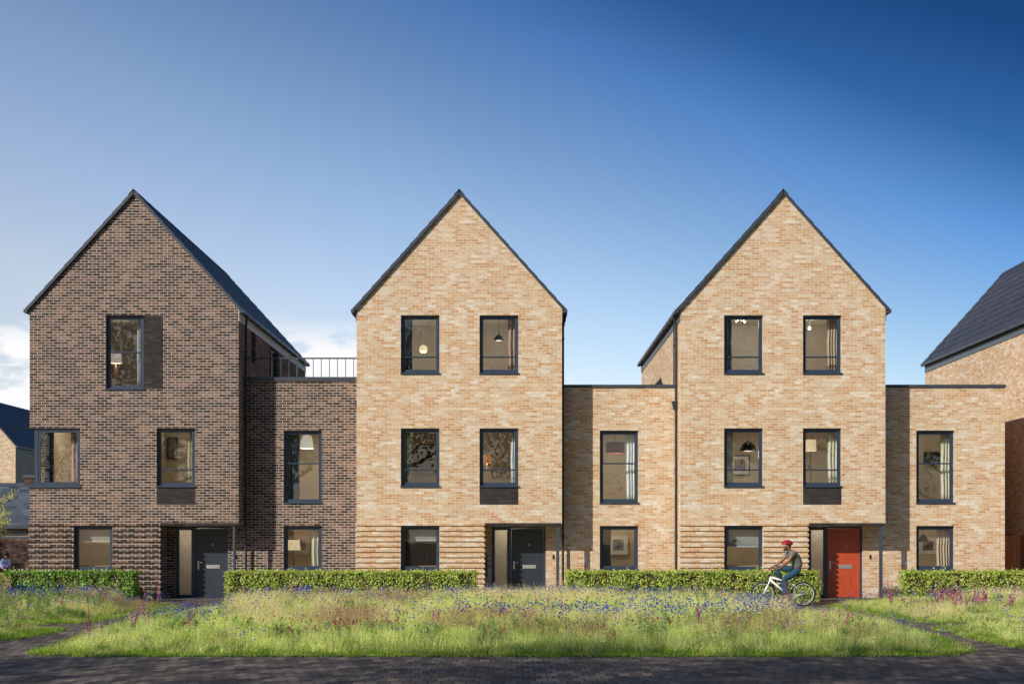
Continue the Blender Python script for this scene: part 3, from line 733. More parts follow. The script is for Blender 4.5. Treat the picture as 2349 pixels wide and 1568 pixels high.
# rainwater goods
downpipe(house1, W1+0.085, 0.70, 8.12, top=W1+0.11)
downpipe(house2, W2+0.05, 0.70, 8.12, top=W2+0.11)
downpipe(house3, -0.05, 0.72, 8.12, top=-0.11)
downpipe(house3, -0.055, 1.25, 8.0, z0=6.0, r=0.02)
for H, x in ((house3, -0.075), (house2, -0.045)):
    hp = MB(); hp.prism([(x-0.05, 5.5), (x+0.03, 5.5), (x+0.045, 5.7), (x-0.085, 5.7)], 0.73, 0.85); hp.box(x-0.09, x+0.045, 0.725, 0.85, 5.7, 5.72); hp.build('rain_hopper', PIPE, H)
mt_ = MB(); mt_.box(3.634+0.024, 3.634+0.09, 0.32, 0.72, 0.62, 1.28); mt_.build('meter_box', FRAME, house2)

# the house at the right edge, side-on, and the house far left
H4 = empty('end_house', (15.30, D1, 0), 'buff brick house at the right edge showing its side wall and slate grey roof slope', 'house', 'brick terraced houses in a row')
b_ = MB(); w4 = 5.85
wall_x(b_, 0, 0, DEPTH, 0, EAVE, [], facing=-1); wall_x(b_, w4, 0, DEPTH, 0, EAVE, [], facing=1)
wall_y(b_, 0, 0, w4, 0, EAVE, [(1.26, 2.36, 6.45, 8.1), (3.5, 4.6, 6.45, 8.1), (1.26, 2.36, 3.225, 4.875), (3.5, 4.6, 3.225, 4.875)]); wall_y(b_, DEPTH, 0, w4, 0, EAVE, [], flip=True)
for y in (0, DEPTH):
    i = len(b_.v); b_.v += [(0, y, EAVE), (w4, y, EAVE), (w4/2, y, APEX)]; b_.f.append((i, i+1, i+2)); b_.m.append(0)
b_.build('wall', BUFF, H4)
ROOF4 = tilem('roof_tile_grey', (0.040, 0.043, 0.052), (0.058, 0.06, 0.072), 0.33, 0.33)
_r = ROOF; ROOF = ROOF4; roof_parts(H4, w4); ROOF = _r
for hh in ((1.26, 2.36, 6.45, 8.1), (3.5, 4.6, 6.45, 8.1), (1.26, 2.36, 3.225, 4.875), (3.5, 4.6, 3.225, 4.875)):
    window(H4, 0, hh, transom=0.285); room(H4, hh[0]-0.6, hh[1]+0.6, 0.31, 2.5, hh[2]-0.6, min(8.25, hh[3]+0.3), hh)
H5 = empty('background_house', (-40.2, 100, 0), 'distant pale brick house with a dark blue roof behind the slate garage at far left', 'house')
b_ = MB(); w5, d5, e5, a5 = 5.8, 12.0, 8.0, 11.3
wall_x(b_, 0, 0, d5, 0, e5, [], facing=-1); wall_x(b_, w5, 0, d5, 0, e5, [], facing=1); wall_y(b_, 0, 0, w5, 0, e5, []); wall_y(b_, d5, 0, w5, 0, e5, [], flip=True)
for y in (0, d5):
    i = len(b_.v); b_.v += [(0, y, e5), (w5, y, e5), (w5/2, y, a5)]; b_.f.append((i, i+1, i+2)); b_.m.append(0)
b_.build('wall', BUFF, H5); roof_parts(H5, w5, depth=d5, eave=e5, apex=a5)

# slate roofed garage and garden wall at the left
SLATE = None
def slatem():
    m, n, l, b = newmat('slate')
    g = n.new('ShaderNodeNewGeometry')
    c = ramp(n, l, g.outputs['Random Per Island'], [(0, (0.045, 0.055, 0.075)), (0.5, (0.07, 0.085, 0.11)), (1, (0.11, 0.125, 0.15))])
    l.new(c, b.inputs['Base Color']); b.inputs['Roughness'].default_value = 0.5; return m
SLATE = slatem()
GA = empty('garage', (-39, 78, 0), 'low garage with a blue-grey slate roof behind the garden wall, left of the dark house', 'garage')
b_ = MB(); gx = 14.0; ze, zr, run = ZS(1206, 78), ZS(1107, 82.5), 4.5
b_.box(0, gx, 0.3, 9, 0, ze-0.05); b_.build('wall', DARK, GA)
b_ = MB(); b_.box(0.3, gx-0.3, 0.26, 0.3, 0, ze-0.55); b_.build('garage_door', TRIM, GA)
b_ = MB(); nr = 13
for k in range(nr):
    y0 = k*run/nr; y1 = (k+1)*run/nr; z0 = ze+(zr-ze)*k/nr; z1 = ze+(zr-ze)*(k+1)/nr
    x = -0.3*(k % 2)
    while x < gx:
        b_.box(x+0.006, x+0.56, y0-0.02, y0-0.012, z0, z0+0.012)
        b_.quad((x+0.006, y0-0.02, z0+0.014), (x+0.56, y0-0.02, z0+0.014), (x+0.56, y1, z1+0.004), (x+0.006, y1, z1+0.004)); x += 0.566
b_.quad((0, 0, ze-0.01), (gx, 0, ze-0.01), (gx, run, zr-0.01), (0, run, zr-0.01)); b_.quad((0, run, zr), (gx, run, zr), (gx, 2*run, ze), (0, 2*run, ze))
b_.build('roof', SLATE, GA)
b_ = MB(); b_.box(0, gx, -0.12, 0.0, ze-0.12, ze-0.02); b_.box(0, gx, 0.24, 0.3, ze-0.45, ze-0.3); b_.build('gutter', TRIM, GA)
b_ = MB(); cx = XS(66, 82)+39; b_.box(cx-0.35, cx+0.6, run-0.2, run+0.4, zr-0.2, zr+0.28); b_.build('chimney', GARDENB, GA)
b_ = MB(); b_.box(cx-0.42, cx+0.67, run-0.27, run+0.47, zr+0.281, zr+0.45); b_.build('chimney_cap', TRIM, GA)
GW = empty('garden_wall', (-32, 62, 0), 'dark red brick garden wall behind the bench', 'wall')
b_ = MB(); zw = ZS(1234, 62); b_.box(0, 17.5, 0, 0.22, 0, zw-0.11); b_.build('wall_body', GARDENB, GW)
SOLD = brick('soldier_course', [(0.0, (0.03, 0.02, 0.02)), (0.35, (0.13, 0.06, 0.045)), (0.7, (0.17, 0.08, 0.06)), (1.0, (0.24, 0.14, 0.11))], (0.25, 0.21, 0.19), 0.9, bw=0.075, bh=0.3)
b_ = MB(); b_.box(0, 17.5, -0.003, 0.223, zw-0.108, zw); b_.build('coping_course', SOLD, GW)

# timber fence at the right edge
def timberm():
    m, n, l, b = newmat('fence_timber')
    tcn = n.new('ShaderNodeTexCoord'); g = n.new('ShaderNodeNewGeometry'); mp_ = n.new('ShaderNodeMapping'); mp_.inputs['Scale'].default_value = (12, 12, 0.8); l.new(tcn.outputs['Object'], mp_.inputs[0])
    f = M_(n, l, 'ADD', M_(n, l, 'MULTIPLY', noise(n, l, mp_.outputs[0], 2, 5, 0.65), 0.6), M_(n, l, 'MULTIPLY', g.outputs['Random Per Island'], 0.4))
    l.new(ramp(n, l, f, [(0.25, (0.07, 0.028, 0.014)), (0.5, (0.16, 0.065, 0.03)), (0.8, (0.26, 0.12, 0.06))]), b.inputs['Base Color']); b.inputs['Roughness'].default_value = 0.8; return m
TIMB = timberm()
FE = empty('timber_fence', (XS(2304, 44.0), 44.0, 0), 'brown close-boarded timber fence between the last house and the right edge', 'fence')
b_ = MB(); zf = ZS(1228, 44.0); x = 0.0; rr = random.Random(3)
while x < 2.2:
    b_.box(x, x+0.118, rr.uniform(0, 0.006), 0.022, 0.05, zf+rr.uniform(-0.006, 0.004)); x += 0.125
b_.build('fence_board', TIMB, FE)
b_ = MB()
for z in (0.35, 1.1, 1.65): b_.box(0, 2.2, 0.024, 0.07, z, z+0.07)
b_.box(1.05, 1.15, 0.071, 0.17, 0, zf+0.02); b_.build('fence_rail', TIMB, FE)

# ------------------------------------------------------------ things seen through the windows
def curtain(xa, xb, yt, yb, D, mat, label, folds=None):
    x0, x1, zb, zt = XS(xa, D), XS(xb, D), ZS(yb, D), ZS(yt, D)
    b_ = MB(); W = x1-x0; nf = folds or max(2, int(W/0.075)); n = nf*10
    pts = []
    for i in range(n+1):
        u = i/n; ph = u*nf*2*math.pi
        pts.append((u*W-W/2, 0.035*math.sin(ph)+0.012*math.sin(ph*2.3+1)))
    rows = 9
    for r_ in range(rows+1):
        k0 = 0.8+0.4*(1-r_/rows); s0 = 0.012*math.sin(r_*1.1)*(0.3+W)
        b_.v += [(p[0]+s0, p[1]*k0, (zt-zb)*r_/rows) for p in pts]
    for r_ in range(rows):
        for i in range(n):
            A = r_*(n+1)+i; b_.f.append((A, A+1, A+n+2, A+n+1)); b_.m.append(0)
    # heading tape along the top gives it a back and an edge
    b_.box(-W/2, W/2, -0.02, 0.02, zt-zb, zt-zb+0.03)
    o = b_.build('curtain', mat, smooth=True); o.location = ((x0+x1)/2, D, zb)
    md = o.modifiers.new('thick', 'SOLIDIFY'); md.thickness = 0.006
    return tag(o, label, 'curtain', 'curtains at the windows')
def picture(xa, xb, yt, yb, D, frame, mount, art, label):
    x0, x1, zb, zt = XS(xa, D), XS(xb, D), ZS(yb, D), ZS(yt, D)
    w, h = x1-x0, zt-zb
    e = empty('framed_picture', ((x0+x1)/2, D, zb), label, 'picture', 'pictures on the room walls')
    t = 0.035
    b_ = MB(); b_.box(-w/2, -w/2+t, -0.03, 0, 0, h); b_.box(w/2-t, w/2, -0.03, 0, 0, h); b_.box(-w/2+t, w/2-t, -0.03, 0, 0, t); b_.box(-w/2+t, w/2-t, -0.03, 0, h-t, h); b_.build('picture_frame', frame, e)
    b_ = MB(); b_.box(-w/2+t, w/2-t, -0.012, 0, t, h-t); b_.build('mount', mount, e)
    k = 0.22; b_ = MB(); b_.box(-w/2+w*k, w/2-w*k, -0.016, -0.0121, h*k, h*(1-k)); b_.build('print', art, e)
    return e
def artm(name, cols):
    m, n, l, b = newmat(name); tcn = n.new('ShaderNodeTexCoord')
    l.new(ramp(n, l, noise(n, l, tcn.outputs['Object'], 6, 6, 0.7), list(zip((0.35, 0.5, 0.65), cols))), b.inputs['Base Color']); b.inputs['Roughness'].default_value = 0.3; return m
def floor_lamp(x, yt, yb, hw, D, zfloor, shadem, label, legs=3, legm=None):
    X, zt, zb, r = XS(x, D), ZS(yt, D), ZS(yb, D), hw*D/F
    e = empty('floor_lamp', (X, D, zfloor), label, 'lamp', 'standing lamps')
    b_ = MB(); b_.lathe(0, 0, [(r*0.86, zt-zfloor), (r, zb-zfloor), (r-0.006, zb-zfloor), (r*0.86-0.006, zt-zfloor)], 28); b_.build('lamp_shade', shadem, e, smooth=True)
    b_ = MB()
    if legs == 3:
        for k in range(3):
            an = k*2.094+0.5; b_.tube([(0, 0, zb-zfloor-0.02), (0.27*math.cos(an), 0.27*math.sin(an), 0)], 0.014, 8)
        b_.tube([(0, 0, zb-zfloor-0.03), (0, 0, zt-zfloor-0.05)], 0.012, 8)
    else:
        b_.tube([(0, 0, 0.015), (0, 0, zt-zfloor-0.03)], 0.012, 8); b_.lathe(0, 0, [(0.0, 0.02), (0.14, 0.02), (0.15, 0.0)], 20)
    b_.build('lamp_stand', legm or BLACKM, e)
    glow(e, (0, 0, (zt+zb)/2-zfloor), LAMP_W)
    return e
def pendant(x, yt, yb, hw, D, ztop, kind, mat, label):
    X, zt, zb, r = XS(x, D), ZS(yt, D), ZS(yb, D), hw*D/F
    e = empty('pendant_lamp', (X, D, ztop), label, 'ceiling lamp', 'hanging lamps')
    b_ = MB(); a, b2 = zt-ztop, zb-ztop; h = a-b2
    if kind == 'globe':
        pr = [(0.02, a)]+[(r*math.sin(t)*(1.0), a-h*(0.5-0.5*math.cos(t))) for t in [0.35+0.24*i for i in range(10)]]
    elif kind == 'dome': pr = [(0.02, a+0.03), (0.03, a)]+[(r*math.sin(t), b2+h*math.cos(t)) for t in [0.15+0.142*i for i in range(11)]]
    elif kind == 'bell': pr = [(r*0.28, a), (r*0.62, a-h*0.08), (r*0.78, a-h*0.3), (r*0.92, a-h*0.65), (r, b2), (r-0.01, b2), (r*0.88, a-h*0.65), (r*0.74, a-h*0.3)]
    else: pr = [(0.01, a), (r, a), (r, b2), (r-0.008, b2), (r-0.008, a-0.01)]
    b_.lathe(0, 0, pr, 28); b_.build('lamp_shade', mat, e, smooth=True)
    glow(e, (0, 0, b2-0.06), LAMP_W)
    b_ = MB(); b_.tube([(0, 0, 0), (0, 0, a-0.005)], 0.006, 6); b_.lathe(0, 0, [(0.001, 0.0), (0.05, -0.001), (0.045, -0.02), (0.001, -0.021)], 16); b_.build('cord', WHITE if kind == 'globe' else BLACKM, e)
    return e
LAMP_W = 27
C_CREAM = cloth('cream_cloth', (0.72, 0.66, 0.50)); C_WHITE = cloth('white_cloth', (0.80, 0.80, 0.80)); C_GREY = cloth('grey_cloth', (0.22, 0.24, 0.28)); C_PINK = cloth('dusty_pink_cloth', (0.52, 0.36, 0.30))
C_DGREY = cloth('charcoal_cloth', (0.12, 0.11, 0.11)); C_BEIGE = cloth('beige_cloth', (0.60, 0.46, 0.34))
SH_LIT = lampm('lit_cream_shade', (0.95, 0.72, 0.45), 0.65); SH_ORANGE = lampm('orange_shade', (0.75, 0.25, 0.06), 0.35); SH_PINKW = lampm('pale_pink_shade', (0.9, 0.72, 0.64), 0.35)
BELL = plain('enamel_cream', (0.85, 0.82, 0.76), 0.3); BELLP = lampm('glowing_bell_shade', (0.9, 0.84, 0.72), 0.45); OPAL = lampm('opal_globe', (0.95, 0.74, 0.45), 0.85); MAROON = plain('maroon_drum', (0.12, 0.025, 0.018), 0.5); OAK = plain('oak_legs', (0.45, 0.29, 0.16), 0.5)
A_GREY = artm('grey_print', [(0.05, 0.05, 0.06), (0.25, 0.24, 0.24), (0.5, 0.5, 0.5)]); A_BLUE = artm('dusk_print', [(0.03, 0.04, 0.08), (0.12, 0.12, 0.2), (0.55, 0.3, 0.15)]); A_DARK = artm('dark_print', [(0.01, 0.012, 0.02), (0.04, 0.04, 0.05), (0.2, 0.2, 0.2)])
FW = D1+0.42; WW = D2+0.42
curtain(315, 323, 727, 886, FW, C_WHITE, 'white curtain at the right of the tall top window of the dark brick house')
floor_lamp(266, 808, 833, 14, D1+1.3, 5.6, SH_PINKW, 'tripod floor lamp with pale shade in the tall top window of the dark brick house', 3, OAK)
curtain(163, 180, 988, 1110, FW, C_PINK, 'dusty pink curtain in the corner window of the dark brick house')
curtain(431, 441, 988, 1108, FW, C_CREAM, 'thin cream curtain in the middle window above the dark brick house door')
picture(384, 408, 1003, 1052, D1+3.05, TRIM, A_GREY, A_GREY, 'grey framed picture in the window above the dark brick house door')
curtain(659, 687, 994, 1148, WW, C_GREY, 'grey sheer curtain behind the big bell pendant lamp')
pendant(704, 997, 1028, 16, D2+0.95, 5.14, 'bell', BELLP, 'large cream bell-shaped pendant lamp')
floor_lamp(674, 1238, 1261, 15.5, D2+1.0, 0.06, SH_LIT, 'floor lamp with lit cream shade on thin black stand', 1)
picture(663, 712, 1227, 1269, D2+2.9, WHITE, BELL, A_GREY, 'white framed picture behind the lit cream floor lamp')
curtain(715, 731, 1212, 1306, WW, C_CREAM, 'cream curtain right of the lit cream floor lamp')
curtain(928, 946, 727, 851, FW, C_GREY, 'grey curtain beside the round globe pendant')
pendant(971, 791, 810, 9.5, D1+1.2, 8.24, 'globe', OPAL, 'round cream globe pendant lamp on a long cord')
pendant(1144, 768, 781, 11, D1+1.2, 8.24, 'dome', BLACKM, 'small dark bowl pendant in top right window of the middle gable')
curtain(1165, 1182, 727, 851, FW, C_PINK, 'pinkish curtain in top right window of the middle gable')
curtain(928, 944, 988, 1110, FW, C_CREAM, 'cream curtain left of the large dark framed picture')
picture(953, 1003, 1019, 1090, D1+3.05, TRIM, A_GREY, A_DARK, 'large dark framed picture in the middle left window of the middle gable')
floor_lamp(1117, 1042, 1062, 10, D1+0.9, 2.61, SH_ORANGE, 'floor lamp with square orange shade', 1, BELL)
curtain(1172, 1182, 988, 1110, FW, C_WHITE, 'narrow white curtain right of the orange lamp')
pendant(1411, 1014, 1039, 21, D2+1.2, 5.14, 'drum', MAROON, 'maroon drum pendant lamp')
curtain(1437, 1456, 994, 1148, WW, C_WHITE, 'long white curtain right of the maroon drum lamp')
curtain(1383, 1401, 1212, 1306, WW, C_DGREY, 'charcoal curtain in the lower window left of the rainwater pipe')
picture(1396, 1440, 1227, 1271, D2+2.9, WHITE, BELL, A_GREY, 'cream framed landscape picture beside the charcoal curtain')
curtain(1667, 1678, 727, 851, FW, C_GREY, 'thin grey curtain beside the ceiling spotlight')
e = empty('ceiling_spotlight', (XS(1698, D1+1.2), D1+1.2, 8.24), 'small chrome ceiling spotlight with three heads', 'ceiling lamp')
b_ = MB(); b_.lathe(0, 0, [(0.001, 0), (0.1, -0.001), (0.1, -0.025), (0.001, -0.026)], 20); b_.build('ceiling_plate', STEEL, e)
for dx, dy in ((-0.09, 0), (0.1, 0.03), (0.02, -0.09)):
    b_ = MB(); b_.tube([(0, 0, -0.025), (dx, dy, -0.1), (dx*1.6, dy*1.6, -0.15)], [0.008, 0.03, 0.035], 10); b_.build('spot_head', WHITE, e)
curtain(1897, 1921, 727, 851, FW, C_BEIGE, 'beige curtain in top right window of the red door house')
pendant(1857, 748, 757, 3.5, D1+1.2, 8.24, 'globe', lampm('bare_bulb', (1, 0.8, 0.5), 3.0), 'small bare bulb hanging lamp')
curtain(1667, 1682, 988, 1110, FW, C_CREAM, 'cream curtain left of the black dome pendant')
pendant(1716, 1013, 1034, 19, D1+1.1, 5.19, 'dome', BLACKM, 'glossy black dome pendant lamp')
picture(1674, 1720, 1043, 1090, D1+3.05, TRIM, BELL, A_BLUE, 'dark framed picture with cream mount below the black dome pendant')
floor_lamp(1860, 1008, 1034, 13, D1+1.0, 2.61, SH_LIT, 'floor lamp with tapered cream shade above the black brick panel of the red door house', 1)
curtain(1899, 1921, 988, 1110, FW, C_CREAM, 'cream curtain right of the tapered cream lamp shade')
curtain(2158, 2179, 994, 1148, WW, C_CREAM, 'long cream curtain in the tall window nearest the right edge')
picture(2118, 2158, 1036, 1064, D2+2.9, BLACKM, A_DARK, A_DARK, 'small black picture beside the long cream curtain at right')
pendant(2118, 1226, 1242, 11, D2+0.8, 2.39, 'dome', BLACKM, 'black pendant lamp in the lowest right window')
picture(2106, 2150, 1231, 1270, D2+2.9, BELL, BELL, A_BLUE, 'cream framed sunset picture behind the black pendant in the lowest right window')
curtain(2148, 2179, 1212, 1306, WW, C_BEIGE, 'dusty beige curtain in the lowest right window')
def add_fill_lamp(x, y, z, label):  # added ceiling lamps, otherwise unseen, that brighten the darker rooms
    e = empty('added_fill_lamp', (x, y, z), label, 'ceiling lamp', 'added fill lamps')
    b_ = MB(); b_.lathe(0, 0, [(0.001, 0), (0.16, -0.001), (0.16, -0.02), (0.001, -0.021)], 20); b_.build('ceiling_plate', WHITE, e)
    b_ = MB(); b_.lathe(0, 0, [(0.15, -0.022), (0.14, -0.05), (0.09, -0.08), (0.001, -0.09)], 20); b_.build('diffuser', OPAL, e, smooth=True); glow(e, (0, 0, -0.2), LAMP_W*0.5)
add_fill_lamp(X1_+1.2, D1+1.7, 5.145, 'unseen added fill lamp behind the corner window')
add_fill_lamp(X1_+4.6, D1+1.7, 5.145, 'unseen added fill lamp in the room above the dark brick house door')
add_fill_lamp(X2_+W2+1.6, D2+1.7, 2.395, 'unseen added fill lamp in the room with the charcoal curtain')
add_fill_lamp(X3_+W3+1.6, D2+1.7, 5.145, 'unseen added fill lamp behind the long cream curtain at right')
add_fill_lamp(X3_+1.9, D1+1.7, 2.445, 'unseen added fill lamp in the kitchen behind the cyclist')
add_fill_lamp(X1_+2.0, D1+1.7, 2.445, 'unseen added fill lamp in the kitchen of the dark brick house')
glow(bpy.data.objects['ceiling_spotlight'], (0, 0, -0.22), LAMP_W)
BLIND = cloth('blind_cloth', (0.30, 0.31, 0.30))
for xa, xb, yb, lb in ((927, 1002, 1238, 'pale roller blind in the ground floor window of the middle gable'), (1668, 1744, 1252, 'grey roller blind in the ground floor window behind the cyclist'), (177, 252, 1240, 'grey roller blind in the ground floor window of the dark brick house')):
    D = D1+0.35; e = empty('roller_blind', (XS((xa+xb)/2, D), D, 2.1), lb, 'blind', 'roller blinds')
    w_ = XS(xb, D)-XS(xa, D); z_ = ZS(yb, D)-2.1
    b_ = MB(); b_.box(-w_/2, w_/2, -0.004, 0.004, z_, 0.0); b_.build('blind_cloth', BLIND, e)
    b_ = MB(); b_.tube([(-w_/2, 0, -0.005), (w_/2, 0, -0.005)], 0.025, 10); b_.box(-w_/2, w_/2, -0.01, 0.01, z_-0.02, z_-0.001); b_.build('blind_rail', WHITE, e)
for X0, lb in ((X1_, 'oak kitchen counter in the ground floor window of the dark brick house'), (X2_, 'kitchen counter in the ground floor window of the middle gable'), (X3_, 'kitchen counter and tap behind the window beside the cyclist')):
    e = empty('kitchen_counter', (X0+1.8, D1+0.75, 0.051), lb, 'kitchen counter', 'kitchen counters')
    b_ = MB(); b_.box(-1.2, 1.2, -0.3, 0.3, 0, 0.86); b_.build('cabinet', CEIL, e)
    b_ = MB(); b_.box(-1.22, 1.22, -0.32, 0.32, 0.861, 0.9); b_.build('worktop', OAK, e)
    b_ = MB(); b_.tube([(0.15, 0.1, 0.9), (0.15, 0.1, 1.15), (0.15, 0.04, 1.2), (0.15, -0.06, 1.18), (0.15, -0.07, 1.13)], 0.012, 8); b_.build('tap', STEEL, e)

#PART2
from mathutils import noise as mnoise
# ------------------------------------------------------------ vegetation
def leafquad(mb, p, d, up, L, W, m=0):
    """folded leaf from p along d"""
    d = d.normalized(); s_ = d.cross(up)
    if s_.length < 1e-4: s_ = d.cross(Vector((1, 0, 0)))
    s_.normalize(); nrm = s_.cross(d)
    a = p; b = p+d*L*0.5+s_*W*0.5+nrm*W*0.12; c = p+d*L; e = p+d*L*0.5-s_*W*0.5+nrm*W*0.12
    mb.quad(a, b, c, e, m)
def rv(rr): 
    while True:
        v = Vector((rr.uniform(-1, 1), rr.uniform(-1, 1), rr.uniform(-1, 1)))
        if 0.05 < v.length < 1: return v.normalized()
TWIG = plain('twigs', (0.05, 0.035, 0.02), 0.9, var=0.3)
HEDGE_M = leafm('hedge_leaf', [(0.10, 0.18, 0.02), (0.40, 0.52, 0.07), (0.74, 0.78, 0.28)], 0.4, (0.05, 0.5, 0.97), rough=0.38, spec=0.5)
HEDGE_D = leafm('hedge_leaf_deep', [(0.04, 0.11, 0.016), (0.16, 0.34, 0.03), (0.42, 0.60, 0.12)], 0.35, (0.05, 0.5, 0.97), rough=0.36, spec=0.5)
def hedge(x0, x1, D, label, mat, htop=1310, thick=0.7, seed=1, blossoms=0):
    rr = random.Random(seed)
    X0, X1 = XS(x0, D), XS(x1, D); H = ZS(htop, D); L = X1-X0
    e = empty('hedge', ((X0+X1)/2, D+thick/2, 0), label, 'hedge', 'clipped hedges in front of the houses')
    b_ = MB()
    def wav(x, z): return 0.03*math.sin(x*17+z*9)*math.sin(z*14-x*5)+0.035*math.sin(x*5.1+seed)+0.03*math.sin(x*11.3+z*7)+0.02*math.sin(z*13+x*3)
    dens = 1500
    def put(x, y, z, n):
        p = Vector((x, y, z))+rv(rr)*0.035
        nn_ = (n+rv(rr)*0.75+Vector((-0.15, 0, 0.25))).normalized()
        d = rv(rr); d = d-nn_*d.dot(nn_)+Vector((0, 0, -0.25))
        s_ = rr.uniform(0.035, 0.068)
        leafquad(b_, p-Vector(((X0+X1)/2, D+thick/2, 0)), d, nn_, s_, s_*0.66)
    for _ in range(int(L*H*dens)):                   # front and back
        x, z = rr.uniform(X0, X1), H*rr.random()
        if mnoise.noise(Vector((x*3.1, z*4.2, seed*7.0))) < -0.22-0.35*z/H and rr.random() < 0.8: continue
        dep = abs(rr.gauss(0, 0.05)); put(x, D+wav(x, z)+dep+0.04*(1-z/H), z, Vector((0, -1, 0)))
    for _ in range(int(L*H*350)):
        x, z = rr.uniform(X0, X1), rr.uniform(0.05, H); put(x, D+thick-wav(x, z), z, Vector((0, 1, 0)))
    for _ in range(int(L*thick*1300)):
        x, y = rr.uniform(X0, X1), rr.uniform(D, D+thick); put(x, y, H+0.012*math.sin(x*9)+0.01*math.sin(x*23+y*9)-abs(rr.gauss(0, 0.025)), Vector((0, 0, 1)))
    for _ in range(int(thick*H*1300)):
        y, z = rr.uniform(D, D+thick), rr.uniform(0, H)
        w_ = wav(y*2, z); put(X0+w_+abs(rr.gauss(0, 0.04)), y, z, Vector((-1, 0, 0))); put(X1-w_-abs(rr.gauss(0, 0.04)), y, z, Vector((1, 0, 0)))
    for _ in range(int(L*10)):                        # stray sprigs above the clipped top
        x, y = rr.uniform(X0, X1), rr.uniform(D+0.05, D+thick*0.8); h = rr.uniform(0.01, 0.13)*rr.random()**0.5
        for k in range(5):
            p = Vector((x-(X0+X1)/2, y-D-thick/2, H+h*k/4)); leafquad(b_, p, rv(rr)+Vector((0, 0, 0.6)), Vector((0, -1, 0.2)), 0.045, 0.03)
    b_.build('foliage', mat, e)
    t = MB(); t.box(-L/2+0.1, L/2-0.1, -thick/2+0.1, thick/2-0.1, 0.0, H-0.05)
    for k in range(int(L*6)):
        x = rr.uniform(-L/2+0.05, L/2-0.05); y = rr.uniform(-thick/2+0.06, 0)
        t.tube([(x, y, 0), (x+rr.uniform(-.1, .1), y+rr.uniform(-.05, .05), H*0.45), (x+rr.uniform(-.2, .2), y, H*0.8)], [0.012, 0.008, 0.003], 4)
    t.build('stems', TWIG, e)
    if blossoms:
        f = MB()
        for _ in range(blossoms):
            x = rr.uniform(-L/2, L/2); top = rr.random() < 0.65
            z = H+rr.uniform(-0.02, 0.06) if top else rr.uniform(0.25, H); y = rr.uniform(-thick/2, 0.1) if top else -thick/2-0.03
            for k in range(4): leafquad(f, Vector((x, y, z))+rv(rr)*0.012, rv(rr), rv(rr), 0.026, 0.024)
        f.build('blossom', BLOSSOM, e)
BLOSSOM = leafm('white_blossom', [(0.8, 0.72, 0.6), (0.85, 0.8, 0.78), (0.85, 0.6, 0.6)], 0.2)
hedge(8, 306, 39.5, 'dark green hedge speckled with white blossom in front of the dark brick house', HEDGE_D, seed=1, blossoms=130)
hedge(516, 1090, 39.4, 'long hedge between the dark brick house door and the middle house door', HEDGE_M, seed=2, blossoms=70)
hedge(1301, 1878, 39.5, 'sunlit hedge behind the cyclist', HEDGE_M, seed=3)
hedge(2077, 2420, 39.4, 'sunlit hedge right of the red front door', HEDGE_M, seed=4)

# ground plants by the doors
STRAP = leafm('strap_leaf', [(0.05, 0.10, 0.02), (0.14, 0.22, 0.05), (0.32, 0.38, 0.14)], 0.3)
def strap_plant(x, y, D, label, n=70, L=0.58, seed=5):
    rr = random.Random(seed); b_ = MB()
    for _ in range(n):
        an = rr.uniform(0, 6.28); ln = L*rr.uniform(0.6, 1.15); out = rr.uniform(0.25, 1.0); w = 0.011
        pts = []
        for k in range(6):
            t = k/5; pts.append(Vector((math.cos(an)*out*ln*t, math.sin(an)*out*ln*t*0.8, ln*(1.25*t-0.95*t*t*out))))
        sd = Vector((-math.sin(an), math.cos(an), 0))*w
        for k in range(5):
            w0, w1 = 1-0.15*k, 1-0.15*(k+1)-(0.2 if k == 4 else 0)
            b_.quad(pts[k]-sd*w0, pts[k]+sd*w0, pts[k+1]+sd*max(0, w1), pts[k+1]-sd*max(0, w1))
    o = b_.build('strap_leaf_plant', STRAP, loc=None); o.location = (XS(x, D), D, 0.01)
    tag(o, label, 'plant')
strap_plant(328, 0, 40.2, 'spiky strap-leaved plant next to the end of the dark hedge', seed=5)
strap_plant(357, 0, 40.4, 'smaller spiky strap-leaved plant nearest the dark brick porch', n=60, L=0.5, seed=6)
SHRUBM = leafm('shrub_leaf', [(0.03, 0.07, 0.025), (0.07, 0.14, 0.045), (0.13, 0.22, 0.08)], 0.3)
def shrub(x, D, r, h, label, mat, seed, flowers=None, nf=0):
    rr = random.Random(seed); e = empty('shrub', (XS(x, D), D, 0.0), label, 'shrub')
    b_ = MB()
    for _ in range(1500):
        v = rv(rr)*rr.random()**0.4; p = Vector((v.x*r, v.y*r, h*0.5+v.z*h*0.5)); s_ = rr.uniform(0.025, 0.05)
        leafquad(b_, p, rv(rr)+v*0.6, rv(rr), s_, s_*0.5)
    b_.build('foliage', mat, e)
    b_ = MB()
    for k in range(9):
        an = k*0.7; b_.tube([(0, 0, 0), (r*0.4*math.cos(an), r*0.4*math.sin(an), h*0.5), (r*0.7*math.cos(an), r*0.7*math.sin(an), h*0.85)], [0.01, 0.006, 0.002], 5)
    b_.build('stems', TWIG, e)
    if flowers:
        b_ = MB()
        for _ in range(nf):
            v = rv(rr); v.z = abs(v.z)*0.9-0.1; p = Vector((v.x*r, v.y*r, h*0.5+v.z*h*0.52))
            for k in range(5): leafquad(b_, p+rv(rr)*0.015, rv(rr)+v, rv(rr), 0.035, 0.03)
        b_.build('flowers', flowers, e)
PINKM = leafm('pink_petal', [(0.75, 0.25, 0.42), (0.85, 0.45, 0.6), (0.9, 0.7, 0.75)], 0.3)
shrub(2050, 39.9, 0.42, 0.45, 'small dusky green shrub at the foot of the red door house beside its porch post', SHRUBM, 3)
shrub(-6, 39.0, 0.32, 0.88, 'shrub covered in pink flowers at the left end of the dark hedge', HEDGE_M, 4, PINKM, 150)

